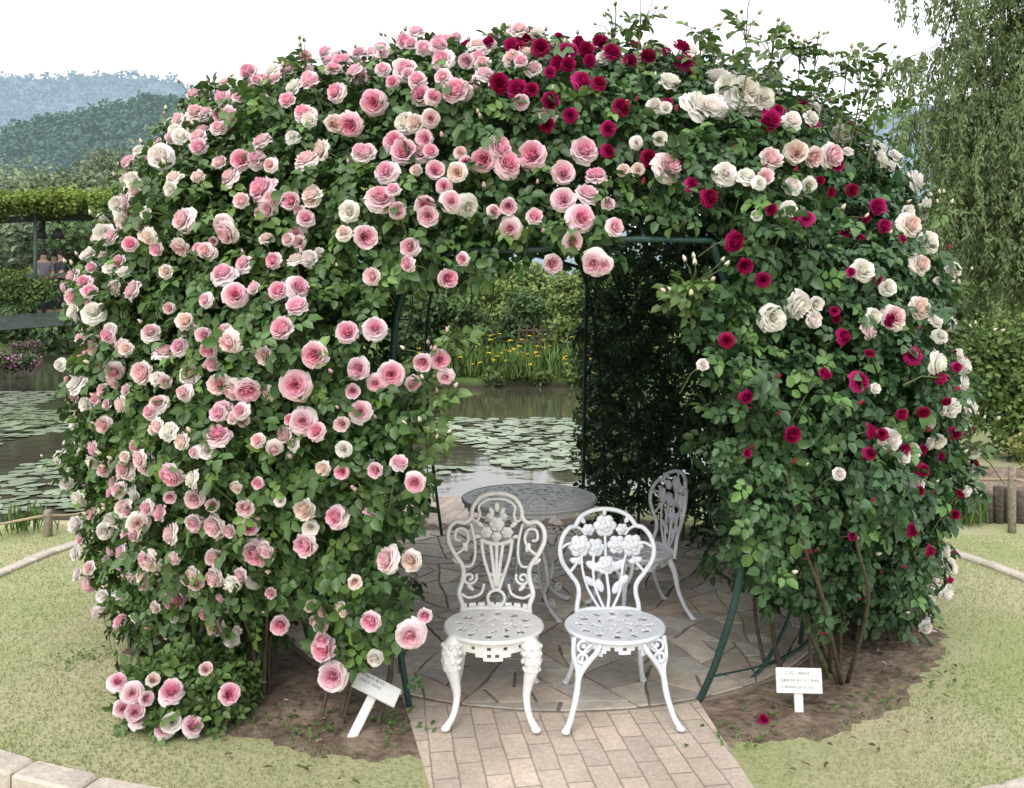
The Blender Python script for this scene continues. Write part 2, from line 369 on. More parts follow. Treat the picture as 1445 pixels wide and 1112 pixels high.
for i,(nm,lb,(bx,by),(s0,s1)) in enumerate(PL):
    rr=random.Random(40+i)
    for k in range(8 if i in(1,3,4) else 6):
        off=Vector((rr.uniform(-.22,.22),rr.uniform(-.12,.16),0))
        p0=Vector((bx,by,-.02))+off
        th0=math.atan2(p0.x-CX,-(p0.y-CY))
        th1=radians(rr.uniform(s0+4,s1-4)); 
        if i==2: th1=radians(rr.uniform(-34,-20))
        if i==3: th1=radians(rr.uniform(28,48))
        pts=[p0]
        for z in (.35,.8,1.3,1.8,2.3):
            t=min(1,z/1.6); th=th0*(1-t)+th1*t+rr.uniform(-.05,.05)
            q=dome_pt(th,z,rr.uniform(.25,.5))
            if z<.5: q=q*.5+Vector((p0.x,p0.y,z))*.5
            q+=Vector((rr.gauss(0,.02),rr.gauss(0,.02),0)); pts.append(q)
        pts[1].z=.35
        cane(i,pts,[.010*rr.uniform(.7,1.3),.007,.005],M['cane'] if rr.random()<.6 else M['gcane'])
for (i,a,b_,c_) in ((3,G(1188,968),ray(1150,800,3.3),ray(1112,680,3.1)),(3,G(1195,965),ray(1225,850,3.4),ray(1208,760,3.2)),(3,G(1172,955),ray(1165,860,3.4),ray(1128,745,3.15)),
                     (1,G(372,985),ray(375,920,3.6),ray(380,840,3.4)),(1,G(360,985),ray(358,915,3.6),ray(340,840,3.4)),(1,G(380,980),ray(382,900,3.6),ray(410,830,3.4))):
    cane(i,[a,b_,c_,c_+Vector((0,.12,.4))],[.010,.008,.006,.004])

# leaves: sampled through the shell of the arbour
NS=5200000
x=rng.uniform(CX-2.75,CX+2.75,NS); y=rng.uniform(CY-2.75,CY+2.75,NS); z=rng.uniform(.05,3.4,NS)
r,th=polar(x,y); R=domeR(th,z); g=R-r
k=(g>-.1)&(g<1.6); x,y,z,r,th,R,g=[q[k] for q in (x,y,z,r,th,R,g)]
sl=slope(th,z); dist=g/np.sqrt(1+sl**2)
nzl=.10*np.sin(13*th+7*z)+.08*np.sin(23*th-11*z)
ok=(dist>-.07)&(r>rin(z)+.02*np.sin(20*z))&(z>zlow(th)+nzl)&(~in_open(x,y,z))&(dist<.85)
x,y,z,r,th,g,dist,sl=[q[ok] for q in (x,y,z,r,th,g,dist,sl)]
w=np.exp(-np.abs(dist)/.13)+.10+.55*np.exp(-(r-rin(z))/.10)*(z>.0)
w*=np.where(dist<0,.20,1)
w*=np.where((y>CY+.6)&(dist<.3),.35,1.)
w*=np.where((y>CY+.6)&(dist>=.3),.9,1.)
NL=48000
idx=rng.choice(len(x),NL,replace=False,p=w/w.sum())
x,y,z,r,th,dist,sl=[q[idx] for q in (x,y,z,r,th,dist,sl)]
P=np.stack([x,y,z],1)
nout=nrm(np.stack([np.sin(th),-np.cos(th),np.clip(-sl,-.4,2.5)],1))
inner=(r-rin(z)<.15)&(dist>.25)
Nn=nout*.75+np.array([0,0,.45])+rng.normal(0,.42,(NL,3))
Nn[inner]=-nout[inner]*.6+np.array([0,0,.3])+rng.normal(0,.5,(inner.sum(),3))
Ax=rng.normal(0,1,(NL,3))+np.array([0,0,-.35]); Nn=nrm(Nn); Ax=nrm(Ax-Nn*(Ax*Nn).sum(1,keepdims=True))
Lf=rng.uniform(.034,.056,NL)
left=np.array([.080,.155,.046]); right=np.array([.060,.130,.055])
tt=np.clip((th+.5)/1.2,0,1)[:,None]
col=left*(1-tt)+right*tt
col=col*rng.uniform(.65,1.3,(NL,1))
col[inner]*=.6  # leaves lining the cavity darkened: interior shade painted into their colour
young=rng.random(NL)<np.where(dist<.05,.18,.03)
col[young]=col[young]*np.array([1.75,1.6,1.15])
th_j=np.degrees(th)+rng.normal(0,5,NL)
SP=[(905,22,.3),(1050,38,.22),(1130,68,.32),(1150,75,.26),(1195,90,.32),(1245,92,.34),(1105,72,.3),(1225,120,.3),(1175,100,.3),(1260,150,.22),(1215,85,.3),(1090,60,.25),(430,85,.15),(300,130,.18),(235,180,.2),(180,255,.18),(138,310,.16),(118,400,.14),(1330,300,.16),(1372,470,.14),(1380,600,.16),(100,560,.14),(85,655,.14),(560,70,.14),(700,55,.15),(870,40,.2),(985,45,.2),(1355,410,.15),(275,140,.18),(640,480,.15),(620,560,.14),(605,620,.14),(610,500,.12),(985,400,.16),(975,420,.14)]
sprig_stems=[MB() for _ in range(7)]
bud_list=[[] for _ in range(7)]
spP=[];spA=[];spN=[];spL=[];spC=[];spS=[]
def sector(thd):
    for i,q in enumerate(PL):
        if q[3][0]<=thd<q[3][1]: return i
    return 6
for (px,py,ln) in SP:
    p,n,t,gg=surf_hit(px,py); top=p.copy(); i=sector(math.degrees(t))
    base=top-Vector((n.x*.1,n.y*.1,ln+.1)) if n.z>.15 or py<300 else top-n*(ln+.1)
    mid=(top+base)/2+Vector((random.uniform(-.03,.03),random.uniform(-.03,.03),0))
    pts=cat_spline([base,mid,top],5); sprig_stems[i].tube(pts,[.005,.003,.002],5)
    for q in range(11):
        a=pts[min(len(pts)-1,3+q%len(pts))]; spP.append(a); spA.append(Vector((random.gauss(0,1),random.gauss(0,1),random.gauss(0,.5)))); spN.append(Vector((n.x*.4+random.gauss(0,.4),n.y*.4-.2,.8)))
        spL.append(random.uniform(.035,.055)); spC.append(np.array([.12,.20,.06])*random.uniform(.7,1.3)); spS.append(i)
    for q in range(random.randint(3,6)):
        dv=Vector((random.gauss(0,.05),random.gauss(0,.05),random.uniform(.0,.09)))
        sprig_stems[i].tube([pts[-3],top+dv*.6,top+dv],[.002,.0015],4)
        bud_list[i].append((random.choice('WWS') if px>850 else random.choice('PSW'),top+dv,(dv+Vector((0,0,.05))).normalized(),random.uniform(.022,.034)))
sec_of=np.array([sector(max(-179.9,min(179.9,q))) for q in th_j])
spS=np.array(spS)
for i in range(7):
    k=sec_of==i; k2=spS==i
    Pi=np.concatenate([P[k],np.array([tuple(q) for q in spP])[k2]]); Ai=np.concatenate([Ax[k],np.array([tuple(q) for q in spA])[k2]])
    Ni=np.concatenate([Nn[k],np.array([tuple(q) for q in spN])[k2]]); Li=np.concatenate([Lf[k],np.array(spL)[k2]]); Ci=np.concatenate([col[k],np.array(spC)[k2]])
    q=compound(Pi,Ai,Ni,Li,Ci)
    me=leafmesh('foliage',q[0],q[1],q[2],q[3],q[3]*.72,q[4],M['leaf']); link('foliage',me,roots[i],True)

# smaller blooms and buds filling between the larger ones
surfk=np.where((np.abs(dist)<.05)&(y<CY+.9))[0]
rr=random.Random(99)
def add_random(n,cond,types,dmin,dmax,gap=.0030):
    c=[q for q in surfk if cond(math.degrees(th[q]),z[q])]
    done=0
    for q in rr.sample(c,min(n*4,len(c))):
        p=Vector(P[q]); nn=Vector(nout[q])
        if any((p-b[1]).length_squared<gap for b in BL): continue
        BL.append([rr.choice(types),p+nn*.06,nn,rr.uniform(dmin,dmax),float(th[q]),10,0,PX0+p.x/p.y*F]); done+=1
        if done>=n: break
add_random(290,lambda t,zz:-120<t<-50 and zz<2.6,'WWSSPP',.04,.085,.0020)
add_random(115,lambda t,zz:-52<t<-15 and zz<2.2,'PPSSW',.042,.08)
add_random(160,lambda t,zz:-70<t<5 and zz>2.05,'PPPSSW',.05,.095,.0024)
add_random(160,lambda t,zz:60<t<120 and zz<2.6,'WWWSC',.04,.08,.0020)
add_random(36,lambda t,zz:22<t<65 and .8<zz<2.2,'CCWW',.035,.065)
add_random(75,lambda t,zz:5<t<85 and zz>2.35,'WWWWC',.045,.09,.0024)
for q in rr.sample(list(surfk),520):
    i=sector(math.degrees(th[q]));nn=Vector(nout[q]); 
    t=rr.choice({0:'WSS',1:'PSW',2:'PPS',3:'CCW',4:'WWC'}.get(i,'W'))
    bud_list[i].append((t,Vector(P[q])+nn*.06,(nn+Vector((0,0,.7))).normalized(),rr.uniform(.02,.036)))
def plant_for(b):
    t=math.degrees(b[4])
    if b[0]=='C': return 3
    if b[7]>760 and (b[0]=='W' or (b[0]=='S' and b[7]>850)): return 4
    if t<-72: return 0
    return 1 if t<-34 else 2
def frame_m(p,n,dm,spin):
    n=n.normalized(); a=n.orthogonal().normalized(); b=n.cross(a)
    Rm=Matrix((a,b,n)).transposed().to_4x4()
    return Matrix.Translation(p)@Rm@Matrix.Rotation(spin,4,'Z')@Matrix.Scale(dm,4)
byp=[[] for _ in range(7)]
for b in BL: byp[plant_for(b)].append(b)
def merged(name,items,parent,m):
    Vs=[];Qs=[];Cs=[];o=0
    for (V,Q,Cc),mx in items:
        A=np.array(mx); Vs.append(V@A[:3,:3].T+A[:3,3]); Qs.append(Q+o); Cs.append(Cc*random.uniform(.92,1.04)); o+=len(V)
    if not Vs: return
    ob=link(name,raw_mesh(name,np.concatenate(Vs),np.concatenate(Qs),np.concatenate(Cs),m),parent,True); ob['kind']='stuff'; return ob
for i in range(7):
    lst=sorted(byp[i],key=lambda b:-b[5]); extra=[]
    for j,b in enumerate(lst):
        ty,p,n,dm,t,sz,gg,px=b
        cam=(Vector((0,0,1.65))-p).normalized()
        nn=(n*.9+cam*.25+Vector((random.gauss(0,.34),random.gauss(0,.34),random.gauss(0,.28)-.05))).normalized()
        vi=random.choices(range(len(TME[ty])),weights=[2,2,2.4]*(len(TME[ty])//3))[0]
        mx=frame_m(p-nn*dm*.15,nn,dm,random.uniform(0,6.28))
        back=p-nn*.16-Vector((0,0,.08+gg))
        sprig_stems[i].tube([p-nn*dm*.15,p-nn*.08-Vector((0,0,.02)),back],[.003,.003],4,caps=False)
        if j<98:
            o=link('rose_bloom',TME[ty][vi],roots[i]); o.matrix_parent_inverse=Matrix.Translation(roots[i].location).inverted(); o.matrix_basis=mx
        else: extra.append((TPL[ty][vi],mx))
    merged('small_blooms',extra,roots[i],M['petal'])
    merged('rose_buds',[(BUD[t],frame_m(p,d,s,random.uniform(0,6))) for (t,p,d,s) in bud_list[i]],roots[i],M['petal'])
    if sprig_stems[i].v: sprig_stems[i].build('flower_stems',M['gcane'],roots[i],True)['kind']='stuff'

# little shrub rose in front, left
sb=G(255,1022); sr=thing('shrub_rose','low pink shrub rose spilling onto the soil at the front left of the arbour','rose bush',sb)
n=800; u=nrm(rng.normal(0,1,(n,3))); u[:,2]=np.abs(u[:,2]); rad=rng.uniform(.45,1.08,(n,1))**.6
Pp=np.array([sb.x+.0,sb.y+.08,.04])+u*rad*np.array([.27,.22,.21])
q=compound(Pp,rng.normal(0,1,(n,3)),u*.6+np.array([0,-.1,.7])+rng.normal(0,.4,(n,3)),rng.uniform(.03,.048,n),np.array([.11,.19,.055])*rng.uniform(.6,1.3,(n,1)))
link('foliage',leafmesh('foliage',q[0],q[1],q[2],q[3],q[3]*.7,q[4],M['leaf']),sr,True)
for k in range(6):
    b=MB(); a=random.uniform(0,6.28); b.tube(cat_spline([sb+Vector((0,.08,-.02)),sb+Vector((cos(a)*.08,.08+sin(a)*.06,.1)),sb+Vector((cos(a)*.2,.08+sin(a)*.16,.2))],4),[.008,.004],6); b.build('cane',M['gcane'],sr,True)
for (ty,px,py,dm) in (('P',165,963,24),('S',187,978,28),('P',173,1000,26),('P',190,1005,32),('P',242,978,36),('P',322,980,34),('W',243,1020,34),('P',270,1026,30),('P',205,985,24),('S',215,960,22),('P',232,1030,28),('S',290,945,22),('P',196,1015,24)):
    p=ray(px,py,sb.y-.14); cam=(Vector((0,0,1.65))-p).normalized(); nn=(cam+Vector((random.gauss(0,.3),0,.3+random.gauss(0,.3)))).normalized()
    o=link('rose_bloom',random.choice(TME[ty]),sr); o.matrix_parent_inverse=Matrix.Translation(sr.location).inverted(); o.matrix_basis=frame_m(p,nn,dm*1.0*p.y/F,random.uniform(0,6))

# ---------------------------------------------------------------- steel frame of the arbour
PCX,PCY,PR=.22,5.10,1.60
fr=thing('arbour_frame','dark green steel arbour frame under the roses, its feet standing on the paved circle','garden arbour',(PCX,PCY,0))
def rib(name,pts,r=.013,n=6): b=MB(); b.tube(cat_spline(pts,n),r,8); return b.build(name,M['steel'],fr,True)
def fz(z): return float(np.interp(z,[0,.6,1.2,1.6,1.9,2.2,2.4,2.5],[1.56,1.66,1.68,1.62,1.48,1.15,.7,.05]))
for deg in (-150,-120,-85,-55,55,85,118,150,160):
    a=radians(deg); rib('rib',[Vector((PCX+sin(a)*fz(q)*.98-(.15*q/2.5),PCY-cos(a)*fz(q)*.98,q)) for q in (0,.6,1.2,1.6,1.9,2.2,2.4,2.5)],.012)
rib('leg',[G(578,1000),ray(562,900,3.5),ray(552,800,3.45),ray(552,600,3.4),ray(566,420,3.3),ray(640,352,3.2)],.014)
rib('leg',[G(986,990),ray(1012,930,3.5),ray(1043,820,3.35),ray(1050,700,3.3),ray(1040,480,3.3),ray(1005,340,3.2)],.015)
rib('lintel',[ray(640,352,3.2),ray(760,352,3.2),ray(870,338,3.15),ray(1005,340,3.15)],.012)
rib('strut',[ray(908,336,3.15),ray(900,295,3.6)],.010)
rib('strut',[G(1000,985),G(1065,960)+Vector((0,0,.02)),ray(1105,890,4.0),ray(1118,850,4.05)],.009)
rib('hoop',[G(1003,962)+Vector((0,0,.02)),G(1080,945)+Vector((0,0,.02)),ray(1135,910,4.1),ray(1150,880,4.3)],.009)
for zz in (.85,1.7):
    rib('hoop',[Vector((PCX+sin(radians(q))*fz(zz),PCY-cos(radians(q))*fz(zz),zz)) for q in range(32,166,12)],.008,3)
    rib('hoop',[Vector((PCX+sin(radians(q))*fz(zz),PCY-cos(radians(q))*fz(zz),zz)) for q in range(-140,-30,12)],.008,3)
rib('rear_post',[G(822,748),ray(825,560,6.55),ray(828,380,6.5)],.014,3)
rib('rear_lintel',[ray(560,352,6.4),ray(700,350,6.4),ray(828,380,6.5)],.014,3)

# ---------------------------------------------------------------- chairs
def spiral(cx,cz,r0,turns,a0,dr=1,n=16,r1=.006):
    return [(cx+(r0+(r1-r0)*t)*cos(a0+dr*turns*2*pi*t),cz+(r0+(r1-r0)*t)*sin(a0+dr*turns*2*pi*t)) for t in [k/n for k in range(n+1)]]
def make_chair(label,loc,rotz,kind,m):
    root=thing('garden_chair',label,'chair',loc,rotz,'ornate cast metal garden chairs'); root.scale=(1,1,.932)
    sz=.385
    nt=72;nr=11
    def pos(i,j):
        rr=.012+.188*i/nr; a=2*pi*j/nt
        return (rr*cos(a)*1.02,rr*sin(a)*.98,sz-.010+.006*(i/nr)**2)
    def keep(i,j):
        if i<=1 or i>=9 or i==5: return True
        if i in(2,3,4): return ((j+i*2)%9)<5
        if i in (6,8): return (j%6)<4
        return (j%6) in (1,2) or (j%12)<3
    b=MB(); b.fret(pos,nr,nt,keep,lambda i,j:(0,0,.009)); 
    ring=[(.2*1.02*cos(2*pi*k/40),.2*.98*sin(2*pi*k/40),sz-.004) for k in range(40)]
    b.tube(ring,.0105,8,True); b.build('seat',m,root)
    def pa(i,j):
        a=2*pi*j/nt; rr=.193-.012*i/5; return (rr*cos(a)*1.02,rr*sin(a)*.98,sz-.012-.016*i)
    def ka(i,j):
        q=j%12
        if i==0: return True
        if kind=='A':
            if i<=2: return (j%4)!=1 or i==2
            if i==3: return 2<=q<=10 and (j%2==0 or q in(3,9))
            return 4<=q<=8
        if i==1: return (j%3)!=0
        if i==2: return q in (0,1,5,6,7,11)
        return q in (0,11) and i==3
    b=MB(); b.fret(pa,5,nt,ka,lambda i,j:(-.006*cos(2*pi*j/nt),-.006*sin(2*pi*j/nt),0)); b.build('apron',m,root)
    fs=.182 if kind=='A' else .232
    for s in(-1,1):
        b=MB()
        if kind=='A':
            pts=[(s*.148,-.118,.372),(s*.165,-.140,.33),(s*.166,-.148,.27),(s*.150,-.140,.19),(s*.142,-.140,.12),(s*.155,-.160,.05),(s*fs,-.185,.008)]
            b.tube(cat_spline(pts,6),[.030,.040,.034,.022,.015,.013,.017],10)
            for zz in (.25,.285,.32,.35):
                for k in range(8):
                    a=2*pi*k/8+zz*9; w=.036 if zz>.28 else .030
                    b.ell((s*.163+w*cos(a),-.142+w*sin(a),zz),(.010,.010,.011),6,4)
            b.ell((s*fs,-.188,.010),(.021,.026,.011),10,6)
        else:
            o=[(s*.185,-.10,.372),(s*.190,-.118,.30),(s*.175,-.140,.24),(s*.185,-.155,.14),(s*.21,-.175,.05),(s*fs,-.195,.008)]
            i_=[(s*.085,-.165,.372),(s*.105,-.168,.33),(s*.140,-.158,.28),(s*.172,-.150,.22),(s*.184,-.157,.14),(s*.209,-.177,.05),(s*fs,-.195,.008)]
            b.tube(cat_spline(o,6),[.011,.011,.012,.013,.011,.014],8); b.tube(cat_spline(i_,6),[.010,.011,.012,.013,.011,.014],8)
            for (cx_,cz_,r_) in ((.150,.345,.026),(.158,.297,.020),(.115,.352,.014)):
                b.tube([(s*(cx_+r_*cos(2*pi*k/14)),-.135-.02*(.36-cz_)/.1,cz_+r_*sin(2*pi*k/14)) for k in range(14)],.0065,6,True)
                b.ell((s*cx_,-.135,cz_),(.011,.006,.011),8,5)
            b.tube(cat_spline([(s*.12,-.15,.36),(s*.15,-.14,.32),(s*.168,-.14,.25)],4),.007,6)
            b.ell((s*fs,-.198,.010),(.019,.024,.010),10,6)
        b.build('leg',m,root)
        b=MB(); b.tube(cat_spline([(s*.140,.130,.374),(s*.150,.165,.28),(s*.148,.185,.18),(s*.160,.22,.08),(s*.178,.262,.006)],6),[.020,.017,.013,.011,.014],8)
        b.ell((s*.178,.265,.009),(.017,.022,.009),10,6); b.build('leg',m,root)
    def bk(u,v): return (u,.192+.17*v-1.1*u*u,sz-.004+v)
    def bt(B,pts,r,n=5,sides=7,closed=False):
        q=cat_spline([Vector((a,0,c)) for a,c in pts],n,closed); B.tube([bk(p.x,p.z) for p in q],r,sides,closed)
    def mir(B,pts,r,n=5):
        for s in(-1,1): bt(B,[(s*a,c) for a,c in pts],r,n)
    def rosette(B,u,v,r):
        c=Vector(bk(u,v)); 
        for k in range(6):
            a=2*pi*k/6; B.ell((c.x+r*.58*cos(a),c.y-.004,c.z+r*.58*sin(a)),(r*.46,.009,r*.46),8,5)
        for k in range(4):
            a=2*pi*k/4+.4; B.ell((c.x+r*.3*cos(a),c.y-.011,c.z+r*.3*sin(a)),(r*.32,.009,r*.32),8,5)
        B.ell((c.x,c.y-.017,c.z),(r*.25,.008,r*.25),8,5)
    def leafp(B,u,v,ang,l):
        c=Vector(bk(u,v)); Mx=Matrix.Translation(c)@Matrix.Rotation(-ang,4,'Y'); B.ell((l*.5,0,0),(l*.5,.006,l*.24),10,5,Mx)
    f=MB(); mo=MB()
    if kind=='A':
        mir(f,[(.155,-.02),(.150,.03),(.166,.085),(.152,.14),(.150,.20),(.186,.262),(.216,.33),(.213,.385),(.184,.414),(.145,.407),(.118,.428),(.112,.472),(.086,.515),(.045,.535),(0,.541)],.0115)
        bt(f,[(-.155,0),(-.08,.012),(0,.004),(.08,.012),(.155,0)],.012)
        f.fret(lambda i,j:bk(-.15+.3*j/30,.004+.03*i/3),3,30,lambda i,j:i==0 or (j%4)!=2,lambda i,j:(0,.008,0),wrap=False)
        mir(mo,[(.118,.428),(.092,.41),(.078,.44),(.082,.48),(.045,.508),(0,.513)],.007)
        for s in(-1,1):
            bt(mo,[(s*.185,.262),(s*.150,.285),(s*.128,.33),(s*.145,.375),(s*.180,.375),(s*.185,.335),(s*.162,.325)],.0075)
            bt(mo,[(s*a,c) for a,c in spiral(.120,.150,.034,1.4,2.6,1)],.007,2)
            bt(mo,[(s*.155,.08),(s*.12,.06),(s*.07,.075),(s*.055,.12)],.007)
            bt(mo,[(s*.150,.205),(s*.115,.205),(s*.098,.245),(s*.100,.32),(s*.118,.40)],.007)
            leafp(mo,s*.155,.215,1.57-s*1.0,.055); leafp(mo,s*.135,.27,1.57-s*.3,.05); leafp(mo,s*.10,.09,1.57-s*.8,.045)
        bt(mo,[(-.070,.325),(-.058,.24),(-.030,.15),(-.014,.10),(0,.092),(.014,.10),(.030,.15),(.058,.24),(.070,.325)],.0085)
        for k in (-1,0,1): bt(mo,[(k*.006,.105),(k*.014,.19),(k*.030,.315)],.0085,3)
        bt(mo,[(-.074,.325),(-.04,.308),(0,.302),(.04,.308),(.074,.325)],.010)
        bt(mo,[(-.036,.165),(0,.156),(.036,.165)],.007)
        bt(mo,[(.038*cos(2*pi*k/12),.054+.036*sin(2*pi*k/12)) for k in range(12)],.008,2,7,True)
        for (u,v,r) in((0,.395,.036),(-.048,.358,.028),(.048,.358,.028),(0,.338,.024),(-.032,.432,.018),(.032,.432,.018)): rosette(mo,u,v,r)
        for (u,v,a,l) in((-.06,.38,2.4,.045),(.06,.38,.7,.045),(-.015,.435,2.0,.045),(.015,.435,1.1,.045),(-.07,.335,3.0,.04),(.07,.335,.14,.04),(0,.45,1.57,.05)): leafp(mo,u,v,a,l)
        mname='basket_motif'
    else:
        mir(f,[(.140,-.02),(.138,.03),(.128,.085),(.136,.13),(.170,.18),(.202,.235),(.212,.29),(.200,.345),(.170,.385),(.140,.392),(.128,.41),(.105,.438),(.055,.46),(0,.467)],.0115)
        bt(f,[(-.140,0),(-.07,.008),(0,.002),(.07,.008),(.140,0)],.012)
        mir(mo,[(.140,.392),(.11,.375),(.09,.345)],.007); mir(mo,[(.202,.30),(.17,.315),(.13,.30)],.007); mir(mo,[(.17,.18),(.14,.215),(.12,.25)],.007)
        for (u,v,r) in((0,.388,.054),(-.120,.300,.054),(.120,.300,.054),(-.048,.288,.045),(.052,.30,.046),(0,.205,.046),(-.078,.372,.030),(.078,.372,.030)): rosette(mo,u,v,r)
        for (u,v,a,l) in((-.02,.18,2.6,.085),(.02,.18,.6,.085),(-.05,.11,2.4,.07),(.05,.11,.8,.07),(-.1,.22,2.9,.07),(.1,.22,.25,.07),(-.09,.40,2.2,.05),(.09,.40,1.,.05),(0,.43,1.57,.04),(-.02,.08,1.9,.07),(.03,.07,1.2,.07)): leafp(mo,u,v,a,l)
        bt(mo,[(0,0),(.01,.07),(0,.18)],.008); bt(mo,[(-.01,0),(-.05,.10),(-.06,.2),(-.05,.27)],.007); bt(mo,[(.02,0),(.06,.09),(.075,.2),(.1,.28)],.007); bt(mo,[(-.03,.0),(-.085,.10),(-.11,.2),(-.11,.28)],.0065); bt(mo,[(.0,.2),(.0,.3),(0,.36)],.007)
        mname='rose_motif'
    ob=f.build('backrest',m,root); mo.build(mname,m,ob)
    return root
PZ=.024
make_chair('white cast metal garden chair with a flower basket in its tall scrolled back',(-.078,3.50,PZ),radians(-2),'A',M['white'])
make_chair('bluish white garden chair with roses in its back, front right beside the basket-backed chair',(.436,3.50,PZ),radians(3),'B',M['white2'])
make_chair('bluish white rose-backed garden chair turned sideways beside the round table',(.70,4.66,PZ),radians(-74),'B',M['white2'])

# ---------------------------------------------------------------- table
tb=thing('garden_table','round silver grey cast metal table with pierced top behind the two front chairs','table',(.10,4.74,PZ))
TZ=.645
def tp(i,j):
    rr=.015+.36*i/15; a=2*pi*j/120; return (rr*cos(a),rr*sin(a),TZ-.008)
def tk(i,j):
    if i in(0,1,14,13,5,10): return True
    if i<5: return ((j+i*3)%12)<7
    if i<10: return ((j+(i-5)*2)%10)<6 if i!=7 else (j%10) in(1,2,6,7,8)
    return ((j-i*2)%6)<4
b=MB(); b.fret(tp,15,120,tk,lambda i,j:(0,0,.009)); b.build('table_top',M['grey'],tb)
b=MB(); b.tube([(.378*cos(2*pi*k/64),.378*sin(2*pi*k/64),TZ-.008) for k in range(64)],.0125,8,True)
b.fret(lambda i,j:(.374*cos(2*pi*j/96),.374*sin(2*pi*j/96),TZ-.018-.011*i),3,96,lambda i,j:i==0 or (j%6)<(5 if i==1 else 3),lambda i,j:(-.007*cos(2*pi*j/96),-.007*sin(2*pi*j/96),0)); b.build('rim',M['grey'],tb)
for k in range(4):
    a=radians(35+90*k); ca,sa=cos(a),sin(a)
    def L(r_,z_,t=0): return (r_*ca-t*sa,r_*sa+t*ca,z_)
    b=MB()
    b.tube(cat_spline([L(.28,TZ-.02),L(.20,.58),L(.13,.50),L(.11,.40),L(.15,.30),L(.17,.20),L(.14,.12),L(.20,.05),L(.27,.012)],5),[.013,.012,.011,.012,.013,.011,.014],8)
    b.tube(cat_spline([L(.12,TZ-.02),L(.10,.55),L(.07,.45),L(.06,.36),L(.09,.26),L(.10,.17),L(.14,.12)],5),.009,7)
    for (r_,z_,q) in((.17,.575,.028),(.10,.47,.02),(.115,.28,.03),(.135,.18,.025),(.21,.09,.02)):
        b.tube([L(r_+q*cos(2*pi*t/14),z_+q*sin(2*pi*t/14)) for t in range(14)],.0065,6,True)
        b.ell(L(r_,z_),(.010,.010,.010),8,5)
    b.ell(L(.275,.012),(.022,.022,.012),8,5); b.build('leg',M['grey'],tb)
b=MB(); b.fret(lambda i,j:((.01+.12*i/6)*cos(2*pi*j/48),(.01+.12*i/6)*sin(2*pi*j/48),.155),6,48,lambda i,j:i in(0,1,5) or j%6<3,lambda i,j:(0,0,.008)); b.build('shelf',M['grey'],tb)

# ---------------------------------------------------------------- plant signs
def txt(s,size,parent,loc,m,rot=(0,0,0)):
    cu=bpy.data.curves.new('lettering','FONT'); cu.body=s; cu.size=size; cu.align_x='LEFT'; cu.extrude=.0004
    t=bpy.data.objects.new('tmp',cu); COL.objects.link(t)
    dg=bpy.context.evaluated_depsgraph_get(); me=bpy.data.meshes.new_from_object(t.evaluated_get(dg)); bpy.data.objects.remove(t)
    me.materials.clear(); me.materials.append(m)
    o=link('lettering',me,parent); o.location=loc; o.rotation_euler=rot; return o
def sign(label,base,bw,bh,post,tiltx,roty,rotz,lines,btilt=0):
    root=thing('plant_sign',label,'sign',base); root.rotation_euler=(tiltx,roty,rotz)
    b=MB(); b.box((0,0,post/2-.03),(.038,.014,post+.06),bev=.004); b.build('post',M['sign'],root)
    b=MB(); b.box((0,-.004,0),(bw,.010,bh),bev=.003); bo=b.build('board',M['sign'],root); bo.location=(0,-.010,post+bh*.32); bo.rotation_euler=(btilt,0,0)
    for k,(s,size) in enumerate(lines):
        txt(s,size,bo,(-bw*.42,-.0105,bh*.22-k*bh*.27),M['ink'],(pi/2,0,0))
sign('small white plant sign upright in the soil under the right-hand roses',G(1128,1012),.200,.100,.115,radians(-14),radians(3),radians(4),[('ㄴ.드7드,  2003년',.018),('넝쿨장미로 꽃이 크고 백색이',.0145),('고 화려하며 향기가 난다',.0145)])
sign('white plant sign leaning to the right in the soil under the left-hand roses',G(495,1044),.190,.080,.190,radians(-12),radians(27),radians(0),[('피에르 드 롱사르',.015),('(프랑스)  2003년',.014)],radians(-42))

# ---------------------------------------------------------------- ground, water, paving
def pn(xx): return np.interp(xx,[-60,-6,-4,-2,-1,0,1,3,5],[6.2,6.6,6.9,7.5,7.95,8.1,8.2,8.6,9.0])
def pf(xx): return 26+32*np.clip((-6-xx)/8,0,1)
def sdf(xx,yy): return np.minimum(np.minimum(yy-pn(xx),pf(xx)-yy),4.0-xx)
xs=np.concatenate([[-1500,-600,-250,-120,-80,-60],np.arange(-45,-8,1.0),np.arange(-8,8,.16),np.arange(8,45,1.5),[60,120,250,600,1500]])
ys=np.concatenate([[-200,-50,-10,-3],np.arange(0,5.8,.3),np.arange(5.8,10,.08),np.arange(10,25,.5),np.arange(25,27.5,.2),np.arange(27.5,70,1.2),[80,110,160,250,500,900,1600]])
XX,YY=np.meshgrid(xs,ys,indexing='ij'); S=sdf(XX,YY)+.10*np.sin(XX*2.3+1)+.06*np.sin(XX*7.1+YY*3)+np.where(YY>20,.35*np.sin(XX*1.1)+.2*np.sin(XX*2.9+1),0)
ZZ=np.where(S>0,-np.minimum(S*2.2,.9),0)+np.where(YY>27,np.clip((YY-27)*.02,0,2.0),0)
ZZ+=np.where((S<-.3)&(YY>7),.03*np.sin(XX*1.3)*np.sin(YY*.9),0)
nx,ny=XX.shape; V=np.stack([XX,YY,ZZ],-1).reshape(-1,3)
ii,jj=np.meshgrid(np.arange(nx-1),np.arange(ny-1),indexing='ij'); a=(ii*ny+jj).ravel()
Q=np.stack([a,a+ny,a+ny+1,a+1],1)
gm=bpy.data.materials.new('lawn'); gm.use_nodes=True; nt_=gm.node_tree; NN=nt_.nodes; LL=nt_.links; pb=NN['Principled BSDF']; pb.inputs['Roughness'].default_value=.95; pb.inputs['Specular IOR Level'].default_value=.1
